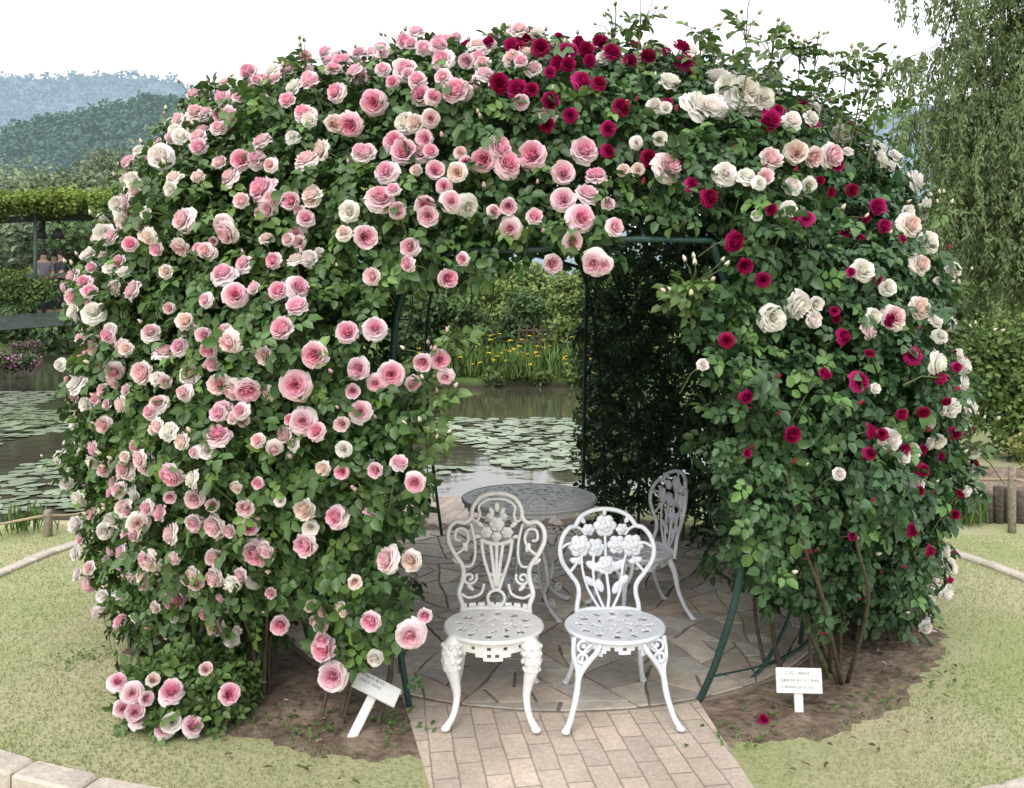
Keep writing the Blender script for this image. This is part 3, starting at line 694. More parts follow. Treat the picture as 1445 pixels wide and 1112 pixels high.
tc=NN.new('ShaderNodeTexCoord')
def noi(sc_,det=5):
    q=NN.new('ShaderNodeTexNoise'); q.inputs['Scale'].default_value=sc_; q.inputs['Detail'].default_value=det; LL.new(tc.outputs['Object'],q.inputs['Vector']); return q
def rampn(src,c0,c1,p0=.35,p1=.65):
    q=NN.new('ShaderNodeValToRGB'); e=q.color_ramp.elements; e[0].color=(*c0,1); e[1].color=(*c1,1); e[0].position=p0; e[1].position=p1; LL.new(src,q.inputs[0]); return q
n1=rampn(noi(.9,5).outputs['Fac'],(.33,.375,.175),(.48,.44,.29),.36,.64)
n2=rampn(noi(45,4).outputs['Fac'],(.88,.88,.88),(1.08,1.08,1.07))
mu=NN.new('ShaderNodeMixRGB'); mu.blend_type='MULTIPLY'; mu.inputs[0].default_value=1; LL.new(n1.outputs[0],mu.inputs[1]); LL.new(n2.outputs[0],mu.inputs[2])
sx=NN.new('ShaderNodeSeparateXYZ'); LL.new(tc.outputs['Object'],sx.inputs[0])
mr=NN.new('ShaderNodeMapRange'); mr.inputs[1].default_value=9; mr.inputs[2].default_value=24; LL.new(sx.outputs['Y'],mr.inputs[0])
n3=rampn(noi(.4,6).outputs['Fac'],(.06,.11,.03),(.13,.18,.06))
mx=NN.new('ShaderNodeMixRGB'); LL.new(mr.outputs[0],mx.inputs[0]); LL.new(mu.outputs[0],mx.inputs[1]); LL.new(n3.outputs[0],mx.inputs[2])
mz=NN.new('ShaderNodeMapRange'); mz.inputs[1].default_value=-.22; mz.inputs[2].default_value=-.03; LL.new(sx.outputs['Z'],mz.inputs[0])
mx2=NN.new('ShaderNodeMixRGB'); LL.new(mz.outputs[0],mx2.inputs[0]); mx2.inputs[1].default_value=(.05,.045,.03,1); LL.new(mx.outputs[0],mx2.inputs[2]); LL.new(mx2.outputs[0],pb.inputs['Base Color'])
bpn=NN.new('ShaderNodeBump'); bpn.inputs['Strength'].default_value=.3; bpn.inputs['Distance'].default_value=.02; LL.new(noi(70,5).outputs['Fac'],bpn.inputs['Height']); LL.new(bpn.outputs[0],pb.inputs['Normal'])
tag(link('ground',raw_mesh('ground',V,Q,np.ones((len(V),3)),gm)),kind='structure')
wm=bpy.data.materials.new('pond_water'); wm.use_nodes=True; b_=wm.node_tree.nodes['Principled BSDF']; b_.inputs['Base Color'].default_value=(.075,.068,.05,1); b_.inputs['Roughness'].default_value=.05; b_.inputs['IOR'].default_value=1.45
t_=wm.node_tree.nodes.new('ShaderNodeTexCoord'); n_=wm.node_tree.nodes.new('ShaderNodeTexNoise'); n_.inputs['Scale'].default_value=2.6; n_.inputs['Detail'].default_value=3
wm.node_tree.links.new(t_.outputs['Object'],n_.inputs['Vector']); u_=wm.node_tree.nodes.new('ShaderNodeBump'); u_.inputs['Strength'].default_value=.16; u_.inputs['Distance'].default_value=.03
wm.node_tree.links.new(n_.outputs['Fac'],u_.inputs['Height']); wm.node_tree.links.new(u_.outputs[0],b_.inputs['Normal'])
b=MB(); b.add([(-120,5.6,-.25),(5,5.6,-.25),(5,72,-.25),(-120,72,-.25)],[(0,1,2,3)]); tag(b.build('water',wm),kind='structure')
SOA=[-180,-100,-70,-45,-25,-5,5,25,45,70,100,180]; SOR=[2.2,2.3,2.32,2.22,2.05,1.95,1.95,2.02,2.14,2.28,2.3,2.2]
def soil_out(t): return float(np.interp(math.degrees(t),SOA,SOR))
vs=[];fs=[];nt=420;nr=16
for j in range(nt):
    t=-pi+2*pi*j/nt; ro=soil_out(t)+.10*noise.noise(Vector((cos(t)*4,sin(t)*4,3)))+.07*noise.noise(Vector((cos(t)*14,sin(t)*14,3)))+.05*noise.noise(Vector((cos(t)*45,sin(t)*45,8)))
    for i in range(nr+1):
        rr_=1.3+(ro-1.3)*i/nr; xx,yy=.15+sin(t)*rr_,CY-cos(t)*rr_
        e=min(1,(nr-i)/4); zz=-.012+e*(.018+.022*max(0,noise.noise(Vector((xx*5,yy*5,0)))+.2)+.012*noise.noise(Vector((xx*17,yy*17,4))))
        if math.hypot(xx-PCX,yy-PCY)<PR+.03: zz=min(zz,.004)
        if yy<4 and -.55<xx<.92: zz=min(zz,.004)
        vs.append((xx,yy,max(zz,.003) if i<nr else -.004))
for j in range(nt):
    for i in range(nr):
        a=j*(nr+1)+i; c=((j+1)%nt)*(nr+1)+i; fs.append((a,a+1,c+1,c))
tag(MB().add(vs,fs).build('soil_bed',M['soil']),kind='structure')
# crazy paving: a disc broken again and again into angular flagstones
rp=random.Random(21)
def area(P): return .5*abs(sum(P[i][0]*P[(i+1)%len(P)][1]-P[(i+1)%len(P)][0]*P[i][1] for i in range(len(P))))
def split(P):
    cx=sum(p[0] for p in P)/len(P); cy=sum(p[1] for p in P)/len(P)
    best=max(((P[i],P[j]) for i in range(len(P)) for j in range(i)),key=lambda q:(q[0][0]-q[1][0])**2+(q[0][1]-q[1][1])**2)
    a=math.atan2(best[0][1]-best[1][1],best[0][0]-best[1][0])+pi/2+rp.uniform(-.62,.62)
    s=math.sqrt(area(P))*.14; cx+=rp.uniform(-s,s); cy+=rp.uniform(-s,s); nx_,ny_=-sin(a),cos(a)
    d=[(p[0]-cx)*nx_+(p[1]-cy)*ny_ for p in P]; A=[];B=[]
    for i in range(len(P)):
        j=(i+1)%len(P)
        (A if d[i]>=0 else B).append(P[i])
        if (d[i]>=0)!=(d[j]>=0):
            t=d[i]/(d[i]-d[j]); q=(P[i][0]+(P[j][0]-P[i][0])*t,P[i][1]+(P[j][1]-P[i][1])*t); A.append(q);B.append(q)
    return A,B
stack=[[(PR*cos(2*pi*k/72),PR*sin(2*pi*k/72)) for k in range(72)]]; stones=[]
while stack:
    P_=stack.pop(); ar=area(P_)
    if ar<rp.uniform(.024,.07): stones.append(P_); continue
    A,B=split(P_)
    if len(A)<3 or len(B)<3: stones.append(P_); continue
    stack+= [A,B]
b=MB(); b.c=[]
pal=[(.49,.43,.355),(.60,.54,.455),(.53,.50,.455),(.65,.595,.51),(.45,.41,.36),(.58,.485,.40)]
def warp(px,py):
    r=math.hypot(px,py); f=max(0,1-(r/PR)**6); v=Vector((px*1.9,py*1.9,3.3))
    return px+.085*f*noise.noise(v),py+.085*f*noise.noise(v+Vector((9,4,1)))
for P_ in stones:
    ar=area(P_)
    if ar<.002: continue
    Q_=[]
    for i in range(len(P_)):
        p,q=P_[i],P_[(i+1)%len(P_)]; ln=math.hypot(q[0]-p[0],q[1]-p[1]); m_=max(1,int(ln/.07))
        for s in range(m_): Q_.append((p[0]+(q[0]-p[0])*s/m_,p[1]+(q[1]-p[1])*s/m_))
    Q_=[warp(*q) for q in Q_]; cx=sum(q[0] for q in Q_)/len(Q_); cy=sum(q[1] for q in Q_)/len(Q_)
    k_=[]
    for q in Q_:
        dx,dy=cx-q[0],cy-q[1]; ln=math.hypot(dx,dy) or 1; ins=.0095+rp.uniform(-.002,.002); k_.append((PCX+q[0]+dx/ln*ins,PCY+q[1]+dy/ln*ins))
    zt=PZ-.002+rp.uniform(-.0025,.002); n=len(k_); o=len(b.v); c=np.array(rp.choice(pal))*rp.uniform(.86,1.08)
    b.add([(px,py,zt) for px,py in k_]+[(px,py,zt-.02) for px,py in k_],[tuple(range(n))]+[(i,i+n,(i+1)%n+n,(i+1)%n) for i in range(n)],False)
    b.c+= [tuple(c)]*(2*n)
tag(b.build('paved_circle',M['stone']),kind='structure')
vs=[(PCX,PCY,PZ-.009)];fs=[];n=120
for k in range(n): a=2*pi*k/n; q=PR+.008; vs+= [(PCX+q*cos(a),PCY+q*sin(a),PZ-.009),(PCX+(q+.006)*cos(a),PCY+(q+.006)*sin(a),-.03)]
for k in range(n):
    a=1+2*k; c=1+2*((k+1)%n); fs+=[(0,a,c),(a,a+1,c+1,c)]
tag(MB().add(vs,fs,False).build('paving_mortar',M['mortar']),kind='structure')
def brick_mat(name,rot):
    global NN,LL,tc
    m=bpy.data.materials.new(name); m.use_nodes=True; NN=m.node_tree.nodes; LL=m.node_tree.links; pb=NN['Principled BSDF']; pb.inputs['Roughness'].default_value=.85; pb.inputs['Specular IOR Level'].default_value=.25
    tc=NN.new('ShaderNodeTexCoord'); mp=NN.new('ShaderNodeMapping'); mp.inputs['Rotation'].default_value=(0,0,rot); LL.new(tc.outputs['Object'],mp.inputs[0])
    wn=noi(6,3); wa=NN.new('ShaderNodeMixRGB'); wa.inputs[0].default_value=.012; LL.new(mp.outputs[0],wa.inputs[1]); LL.new(wn.outputs['Color'],wa.inputs[2])
    bt=NN.new('ShaderNodeTexBrick'); bt.inputs['Scale'].default_value=1; bt.inputs['Brick Width'].default_value=.19; bt.inputs['Row Height'].default_value=.094; bt.inputs['Mortar Size'].default_value=.0042; bt.inputs['Mortar Smooth'].default_value=.3; bt.inputs['Bias'].default_value=-.15
    bt.inputs['Color1'].default_value=(.68,.57,.48,1); bt.inputs['Color2'].default_value=(.50,.435,.38,1); bt.inputs['Mortar'].default_value=(.36,.315,.27,1); LL.new(wa.outputs[0],bt.inputs['Vector'])
    s2=rampn(noi(2.6,8).outputs['Fac'],(.80,.79,.77),(1.12,1.11,1.09),.3,.7); s3=rampn(noi(60,3).outputs['Fac'],(.88,.88,.88),(1.07,1.07,1.07))
    mu=NN.new('ShaderNodeMixRGB'); mu.blend_type='MULTIPLY'; mu.inputs[0].default_value=1; LL.new(bt.outputs['Color'],mu.inputs[1]); LL.new(s2.outputs[0],mu.inputs[2])
    m3=NN.new('ShaderNodeMixRGB'); m3.blend_type='MULTIPLY'; m3.inputs[0].default_value=1; LL.new(mu.outputs[0],m3.inputs[1]); LL.new(s3.outputs[0],m3.inputs[2]); LL.new(m3.outputs[0],pb.inputs['Base Color'])
    iv=NN.new('ShaderNodeMath'); iv.operation='SUBTRACT'; LL.new(noi(50,4).outputs['Fac'],iv.inputs[0]); LL.new(bt.outputs['Fac'],iv.inputs[1])
    bpn=NN.new('ShaderNodeBump'); bpn.inputs['Strength'].default_value=.4; bpn.inputs['Distance'].default_value=.008; LL.new(iv.outputs[0],bpn.inputs['Height']); LL.new(bpn.outputs[0],pb.inputs['Normal'])
    return m
def slab(name,poly,z,m):
    n=len(poly); vs=[(p[0],p[1],z) for p in poly]+[(p[0],p[1],-.05) for p in poly]
    fs=[tuple(range(n))]+[(i,i+n,(i+1)%n+n,(i+1)%n) for i in range(n)]
    return tag(MB().add(vs,fs,False).build(name,m),kind='structure')
slab('brick_path',[(.10,1.5),(.95,1.5),(.80,3.85),(-.54,3.85)],.011,brick_mat('brick_paving',radians(90-9)))
slab('brick_path_by_pond',[(-.60,5.95),(.60,5.95),(.20,8.02),(-1.10,7.9)],.011,brick_mat('brick_paving_pond',radians(90+14)))
def kerb(name,fn,n,w,h,gap=.03):
    b=MB()
    for k in range(n):
        p=Vector(fn((k+gap/2)/n)); q=Vector(fn((k+1-gap/2)/n)); d=q-p; a=math.atan2(d.y,d.x); c=(p+q)/2
        b.box((0,0,0),(d.length,w*random.uniform(.96,1.04),h),Matrix.Translation((c.x,c.y,h/2-.02+random.uniform(-.003,.003)))@Matrix.Rotation(a+random.uniform(-.01,.01),4,'Z'),bev=.010)
    return tag(b.build(name,M['kerb']),kind='structure')
KCY=7.86
kerb('kerb',lambda t:(.15+5.25*sin(radians(-38+30*t)),KCY-5.25*cos(radians(-38+30*t)),0),9,.11,.085)
kerb('kerb_right',lambda t:(.15+5.25*sin(radians(11+26*t)),KCY-5.25*cos(radians(11+26*t)),0),8,.10,.07)
kerb('kerb_left',lambda t:(.05+3.45*sin(radians(-80-50*t)),5.35-3.45*cos(radians(-80-50*t)),0),12,.10,.045)
kerb('kerb_far_right',lambda t:(.05+3.30*sin(radians(70+60*t)),5.0-3.30*cos(radians(70+60*t)),0),13,.10,.045)
# grass blades
n=230000; gx=rng.uniform(-4.6,4.6,n); gy=2.4+4.6*rng.random(n)**1.3
tt_=np.arctan2(gx-.15,-(gy-CY)); rr_=np.hypot(gx-.15,gy-CY); so=np.interp(np.degrees(tt_),SOA,SOR)
kerbd=np.abs(np.hypot(gx-.15,gy-KCY)-5.25)
onp=(gx>-.55+(3.85-gy)*.272)&(gx<.83+(3.85-gy)*.06)&(gy<4)
pat=np.array([noise.noise(Vector((a*3.2,b_*3.2,9))) for a,b_ in zip(gx,gy)])
k=(rr_>so+rng.normal(0,.13,n)+pat*.16)&(~onp)&(np.hypot(gx-PCX,gy-PCY)>PR+.03)&(sdf(gx,gy)<-.12)&(kerbd>.07)&(np.abs(gx)<gy*.66+.1)
k&=~((gx>3.3)&(gy>6.5))
gx,gy,ed=gx[k],gy[k],(rr_-so)[k]; n=len(gx)
nz=np.array([noise.fractal(Vector((a*.8,b_*.8,5)),.9,2.0,3)*.6+.52 for a,b_ in zip(gx,gy)])+rng.normal(0,.11,n)-.35*np.exp(-np.clip(ed,0,9)/.18); nz=np.clip(nz,0,1)[:,None]
gc=np.array([.28,.38,.135])*(1-nz)+np.array([.53,.485,.32])*nz; gc*=rng.uniform(.9,1.1,(n,1))
ga=np.stack([rng.normal(0,.55,n),rng.normal(0,.55,n),np.ones(n)*.8],1)
link_g=link('grass',leafmesh('grass',np.stack([gx,gy,np.zeros(n)-.002],1),ga,rng.normal(0,1,(n,3)),rng.uniform(.008,.021,n),rng.uniform(.0025,.0045,n),gc,M['blade'])); tag(link_g,'short dry green grass of the lawn around the soil bed','grass',kind='stuff')
wp=[];
for (px,py,kk) in ((1175,1000,14),(1075,1005,8),(1230,990,16),(450,1030,30),(560,1030,40),(400,1010,20),(120,930,30),(1310,960,20),(1040,1040,20),(800,752,60),(880,742,60)):
    c=G(px,py)
    for q in range(kk): wp.append((c.x+random.gauss(0,.07),c.y+random.gauss(0,.06),.012))
wp=np.array(wp); n=len(wp)
tag(link('weeds',leafmesh('weeds',wp,np.stack([rng.normal(0,1,n),rng.normal(0,1,n),np.full(n,.6)],1),np.tile([0,-.2,1.],(n,1)),rng.uniform(.02,.04,n),rng.uniform(.01,.018,n),np.array([.12,.21,.06])*rng.uniform(.6,1.3,(n,1)),M['fleaf'])),'small green weeds sprouting on the soil','weeds',kind='stuff')
p=G(1077,1020); o=link('fallen_bloom',TME['C'][1]); o.matrix_basis=frame_m(p+Vector((0,0,.012)),Vector((.2,-.6,.8)),.045,1); tag(o,'fallen crimson rose bloom lying on the soil near the right sign','fallen rose')
n=420; ang=rng.uniform(-2.0,2.0,n); rad=rng.uniform(1.66,2.3,n); lx=.15+np.sin(ang)*rad; ly=CY-np.cos(ang)*rad; kk=~((lx>-.55)&(lx<.95)&(ly<4)); lx,ly=lx[kk],ly[kk]; n=len(lx)
lc=np.array([[.18,.12,.07],[.25,.19,.11],[.12,.085,.05],[.75,.55,.58],[.13,.17,.06]])[rng.choice(5,n,p=[.32,.28,.22,.06,.12])]
tag(link('leaf_litter',leafmesh('leaf_litter',np.stack([lx,ly,np.full(n,.03)],1),np.stack([rng.normal(0,1,n),rng.normal(0,1,n),rng.normal(0,.1,n)],1),np.tile([0,0,1.],(n,1))+rng.normal(0,.2,(n,3)),rng.uniform(.018,.04,n),rng.uniform(.012,.024,n),lc,M['fleaf'])),'dry fallen leaves and petals scattered over the soil','leaf litter',kind='stuff')

# ---------------------------------------------------------------- lily pads
vs=[(0,0,.004)];fs=[]
for k in range(23): a=radians(12+336*k/22); vs.append((cos(a)*(1+.03*sin(5*a)),sin(a)*(1+.03*cos(4*a)),.0+.012*(k%2)))
for k in range(22): fs.append((0,k+1,k+2))
pad=bpy.data.meshes.new('lily_pad'); pad.from_pydata(vs,[],fs); pad.materials.append(M['lily'])
pads=[]
def scatter(n,fx,fy,gate):
    for _ in range(n):
        yy=random.uniform(*fy); xx=random.uniform(fx[0]*yy,fx[1]*yy)
        if noise.noise(Vector((xx*.45+gate,yy*.3,gate)))<-.06 or sdf(np.array(xx),np.array(yy))<.4: continue
        rad=random.uniform(.08,.17)*(1.2 if yy>13 else 1)
        if any((xx-q[0])**2+(yy-q[1])**2<(rad+q[2])**2*.55 for q in pads): continue
        pads.append((xx,yy,rad))
scatter(1500,(-.115,.09),(10.6,17.0),1.3)
scatter(2600,(-.66,-.50),(8.4,24),4.7)
pads.sort(key=lambda q:q[1])
for k,(xx,yy,rad) in enumerate(pads[:300]):
    o=link('lily_pad',pad); o.location=(xx,yy,-.244+random.uniform(0,.012)); o.scale=(rad,rad,rad); o.rotation_euler=(random.gauss(0,.05),random.gauss(0,.05),random.uniform(0,6.28))
    tag(o,'round green lily pad floating in the raft seen through the arbour' if xx>-3 else 'round green lily pad floating on the pond left of the arbour','lily pad','lily pads through the arbour' if xx>-3 else 'lily pads on the left pond')
if len(pads)>300:
    b=MB()
    for (xx,yy,rad) in pads[300:]: b.add(vs,fs,True,Matrix.Translation((xx,yy,-.243))@Matrix.Rotation(random.uniform(0,6),4,'Z')@Matrix.Scale(rad,4))
    tag(b.build('distant_lily_pads',M['lily']),'far lily pads merging into one green mat on the pond','lily pads',kind='stuff')

# ---------------------------------------------------------------- trees and shrubs
def cloud(blobs,n,size,c0,c1,droop=0,asp=.6,shell=.5):
    vol=np.array([b[1][0]*b[1][1]*b[1][2] for b in blobs])**.67; pick=rng.choice(len(blobs),n,p=vol/vol.sum())
    Cn=np.array([b[0] for b in blobs])[pick]; Rr=np.array([b[1] for b in blobs])[pick]
    u=nrm(rng.normal(0,1,(n,3))); rad=(shell+(1-shell)*rng.random((n,1)))*(1+rng.normal(0,.12,(n,1)))
    P_=Cn+u*rad*Rr
    bright=rng.uniform(.75,1.22,len(blobs))[pick][:,None]
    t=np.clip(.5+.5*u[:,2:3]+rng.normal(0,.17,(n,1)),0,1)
    c=(np.array(c0)*(1-t)+np.array(c1)*t)*bright*rng.uniform(.82,1.18,(n,1))  # blob tops lighter, undersides darker: light from above painted into the leaves
    A=rng.normal(0,1,(n,3))+np.array([0,0,-droop]); N=u+np.array([0,0,.5])+rng.normal(0,.4,(n,3))
    L=size*rng.uniform(.7,1.3,n)
    return P_,A,N,L,L*asp,c
def blobs_for(base,h,w,nb,seed,low=.25):
    r_=random.Random(seed); out=[]
    for k in range(nb):
        t=r_.uniform(low,1); ww=w*math.sqrt(max(.05,1-((t-.45)/.62)**2)); a=r_.uniform(0,6.28); q=ww*r_.uniform(.2,.75)
        s=w*r_.uniform(.28,.5)
        out.append(((base[0]+cos(a)*q,base[1]+sin(a)*q,base[2]+h*t-s*.4),(s,s,s*r_.uniform(.6,.9))))
    return out
def tree(name,label,cat,base,h,w,n,size,c0,c1,seed,nb=16,low=.3,group=None):
    root=thing(name,label,cat,base,group=group); bl=blobs_for(base,h,w,nb,seed,low)
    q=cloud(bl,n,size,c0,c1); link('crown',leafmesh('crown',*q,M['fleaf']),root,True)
    b=MB(); B=Vector(base); tr=max(.05,h*.022)
    b.tube(cat_spline([B-Vector((0,0,.2)),B+Vector((w*.05,0,h*.3)),B+Vector((-w*.03,0,h*.75))],5),[tr*1.3,tr,tr*.35],8)
    for c,rr in bl[:8]:
        c=Vector(c); z0=min(c.z-.05*h,base[2]+h*.5); b.tube(cat_spline([Vector((B.x,B.y,max(base[2]+.1*h,z0*.7))),(Vector((B.x,B.y,z0))+c)/2,c],4),[tr*.5,tr*.3,tr*.12],5)
    b.build('trunk',M['bark'],root,True)
    return root
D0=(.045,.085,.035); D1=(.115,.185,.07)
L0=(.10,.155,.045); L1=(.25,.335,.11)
H0=(.15,.205,.135); H1=(.26,.325,.195)  # tones lightened to paint distance haze into the leaves
fb=[('rounded dark green shrub on the far bank, left in the view through the arbour',-3.2,28.5,3.0,1.5,D0,D1),('dense mid green shrub in the middle of the far bank behind the irises',-1.4,28.8,3.1,1.35,(.06,.115,.045),(.155,.24,.085)),
    ('broad dark shrub on the far bank behind the yellow irises',.7,31,2.8,1.3,D0,D1),('light green arching shrub on the far bank beside the rear post',2.3,28.5,3.3,1.35,L0,L1),('low green shrub on the far bank near the right of the view',3.9,28,2.6,1.3,D0,D1)]
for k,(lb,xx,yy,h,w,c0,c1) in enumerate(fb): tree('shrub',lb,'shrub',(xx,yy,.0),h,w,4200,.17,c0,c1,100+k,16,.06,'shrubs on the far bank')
ft=[('tall light green tree beyond the far bank, above the middle shrub',-.2,38,4.6,2.8,L0,L1),('tall dark tree beyond the far bank, left in the view through the arbour',-4.6,38,4.8,3.2,D0,D1),('tall mid green tree beyond the far bank, behind the arching shrub',4.6,37,4.8,3.2,(.08,.13,.045),(.20,.28,.10)),
    ('tall tree standing farther back between the dark and the light tree',-2.2,48,5.2,3.6,H0,H1),('tall tree standing farther back behind the rear post',2.2,49,5.2,3.6,(.11,.16,.075),(.22,.30,.135))]
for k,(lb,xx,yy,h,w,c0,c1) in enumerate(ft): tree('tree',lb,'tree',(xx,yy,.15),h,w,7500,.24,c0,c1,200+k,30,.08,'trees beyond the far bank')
for k,(px,py,dd,w) in enumerate(((-60,262,75,9),(30,246,82,8),(85,250,68,6.5),(140,222,75,7.5),(205,205,70,8),(280,190,78,9),(345,200,80,9))):
    t_=ray(px,py,dd); tree('tree','hazy green tree at the foot of the forested hill, '+('first','second','third','fourth','fifth','sixth','seventh')[k]+' from the left','tree',(t_.x,t_.y,.3),t_.z,w,10000,.5,H0,H1,300+k,34,.1,'trees at the foot of the hill')
for k,(px,py,dd,w,c0,c1) in enumerate(((10,385,62,5,D0,D1),(75,390,64,5,L0,L1),(120,320,60,6,D0,D1))):
    t_=ray(px,py,dd); tree('tree','dark leafy tree behind the footbridge, '+('left','middle','right')[k]+' of three','tree',(t_.x,t_.y,.2),t_.z,w,4500,.5,c0,c1,330+k,16,.05,'trees behind the footbridge')
for k,(xx,yy,h,w,n,lb) in enumerate(((12.3,20,6.4,2.9,12000,'dark green tree on the right behind the weeping branches'),(15.5,22,8.0,3.4,11000,'taller green tree on the right edge behind the weeping branches'),(9.7,21,5.0,2.2,9000,'green tree just right of the arbour, behind the weeping branches'))):
    tree('tree',lb,'tree',(xx,yy,0),h,w,n,.17,(.09,.135,.065),(.19,.26,.12),400+k,28,.08,'trees on the right')
wt=thing('weeping_tree','weeping tree with pale green hanging branches at the upper right','tree',(9.6,13.2,0))
b=MB(); b.tube(cat_spline([(9.6,13.2,-.1),(9.5,13.1,2.5),(9.3,13,5),(9.2,13,8)],6),[.26,.2,.15,.06],10); b.build('trunk',M['bark'],wt,True)
br=MB(); PP=[];AA=[];CC=[]
for k in range(112):
    z0=random.uniform(2.8,8.4) if k<66 else random.uniform(2.4,5.4); a=random.uniform(2.2,4.2); ln=random.uniform(1.4,3.3)
    p0=Vector((9.35,13.05,z0)); tip=p0+Vector((cos(a)*ln,sin(a)*ln*.7,random.uniform(.1,.9)-.15*ln))
    pts=cat_spline([p0,(p0+tip)/2+Vector((0,0,.35)),tip],6); br.tube(pts,[.028,.009,.004],5)
    for s in range(15):
        q=pts[min(len(pts)-1,2+int(s*.75))]; L_=random.uniform(.5,1.9)*(1 if z0<6 else .75); sw=Vector((random.gauss(-.12,.22),random.gauss(0,.2),0))
        s0=Vector(q); s1=s0+sw*.5+Vector((random.gauss(-.05,.10),random.gauss(0,.10),-L_*.35)); s2=s0+sw+Vector((0,0,-L_))
        ps=cat_spline([s0,s1,s2],6); br.tube(ps,[.004,.0025,.0012],3,caps=False); tint=random.uniform(.85,1.15)
        for t in range(int(L_*66)):
            w_=random.random(); f_=w_*(len(ps)-1); i0=min(int(f_),len(ps)-2); c=ps[i0].lerp(ps[i0+1],f_-i0)
            PP.append((c.x+random.gauss(0,.025),c.y+random.gauss(0,.025),c.z)); AA.append((random.gauss(0,.45),random.gauss(0,.45),-.9+random.gauss(0,.3))); CC.append(tint*random.uniform(.92,1.08))
br.build('branches',M['gcane'],wt,True)
PP=np.array(PP);AA=np.array(AA);n=len(PP); CC=np.array(CC)[:,None]*np.array([.195,.27,.12])
link('leaves',leafmesh('leaves',PP,AA,rng.normal(0,.4,(n,3))+np.array([0,-.8,.4]),rng.uniform(.06,.11,n),rng.uniform(.022,.036,n),CC,M['fleaf']),wt,True)
def shrub(label,c,rad,n,size,c0,c1,seed,nb=14,group=None):
    root=thing('shrub',label,'shrub',(c[0],c[1],0),group=group); r_=random.Random(seed); bl=[]
    for k in range(nb):
        a=r_.uniform(0,6.28); t=r_.uniform(.15,.9); q=rad[0]*.6*r_.random(); s=rad[0]*r_.uniform(.28,.46); bl.append(((c[0]+cos(a)*q,c[1]+sin(a)*q*.8,rad[1]*t),(s,s,s*.75)))
    link('foliage',leafmesh('foliage',*cloud(bl,n,size,c0,c1),M['fleaf']),root,True)
    b=MB()
    for k in range(6): e=bl[k][0]; b.tube(cat_spline([(c[0],c[1],-.05),((c[0]+e[0])/2,(c[1]+e[1])/2,e[2]*.6),e],4),[.02,.008],5)
    b.build('stem',M['bark'],root,True)
shrub('large green shrub right of the arbour behind the rope fence',(6.3,10.0),(1.45,1.65),15000,.07,(.075,.13,.04),(.20,.30,.09),501,18)
shrub('yellow green shrub at the right edge above the rope fence',(5.75,8.5),(.75,.75),4500,.05,(.15,.17,.05),(.31,.32,.11),502)
shrub('second green shrub farther right behind the arbour flank',(5.0,11.5),(1.1,1.3),7000,.075,(.06,.105,.04),(.16,.24,.08),503)
for k,(px,py,dd,lb) in enumerate(((38,474,50,'pink azalea on the far shore under the footbridge'),(12,515,30,'pink azalea at the waterside at the left edge'))):
    p=ray(px,py,dd); rt=thing('azalea',lb,'shrub',(p.x,p.y,0)); bl=[((p.x+random.uniform(-.7,.7),p.y,.15+random.uniform(0,.45)),(.45,.35,.3)) for _ in range(6)]
    link('foliage',leafmesh('foliage',*cloud(bl,900,.14,D0,D1),M['fleaf']),rt,True); link('flowers',leafmesh('flowers',*cloud([(c,(r_[0]*1.05,r_[1]*1.05,r_[2]*1.05)) for c,r_ in bl],200,.12,(.45,.12,.32),(.62,.25,.48),shell=.9),M['petal']),rt,True)['kind']='stuff'
def iris(label,base,h,spread,nbl,nfl,group,fcol=(.85,.66,.04)):
    rt=thing('iris_clump',label,'iris',base,group=group); B=np.array(base)
    Pb=B+np.stack([rng.normal(0,spread,nbl),rng.normal(0,spread*.7,nbl),np.zeros(nbl)],1)
    Ab=np.stack([rng.normal(0,.22,nbl),rng.normal(0,.22,nbl),np.ones(nbl)],1); c=np.array([.16,.26,.08])*rng.uniform(.6,1.3,(nbl,1))
    link('blades',leafmesh('blades',Pb,Ab,rng.normal(0,1,(nbl,3)),h*rng.uniform(.45,1.1,nbl),h*.045*np.ones(nbl),c,M['fleaf'],.1),rt,True)
    if nfl:
        Pf=[];Af=[]
        for k in range(nfl):
            p=B+np.array([random.gauss(0,spread*1.6),random.gauss(-.1,spread),h*random.uniform(.45,1.2)])
            for q in range(5): Pf.append(p); a=2*pi*q/5; Af.append((cos(a),sin(a),random.uniform(-.4,.5)))
        n=len(Pf); link('flowers',leafmesh('flowers',np.array(Pf),np.array(Af),np.tile([0,-.3,1.],(n,1)),np.full(n,.085),np.full(n,.06),np.array(fcol)*rng.uniform(.8,1.1,(n,1)),M['petal']),rt,True)['kind']='stuff'
for k in range(18):
    iris('clump of yellow flag irises on the far bank seen through the arbour',(random.uniform(-2.3,2.6),25.9+random.uniform(0,2.2)+.2*(k%3),.0),random.uniform(.65,1.3),random.uniform(.25,.45),80,random.choice((3,5,8,11)),'yellow irises on the far bank')
iris('clump of bright green iris blades in front of the log edging on the right',tuple(G(1388,752)+Vector((0,.25,0))),.34,.07,60,0,None)
iris('clump of green iris blades by the left rope fence',tuple(G(25,757)+Vector((0,.1,0))),.26,.10,50,0,None)
bl=[((xx,25.75+.2*sin(xx*3)+random.uniform(0,1.6),.05),(.4,.3,random.uniform(.15,.5))) for xx in np.arange(-6,4.2,.2)]
tag(link('bank_plants',leafmesh('bank_plants',*cloud(bl,7500,.13,(.06,.105,.035),(.19,.27,.085)),M['fleaf'])),'low waterside plants along the edge of the far bank','bank plants',kind='stuff')

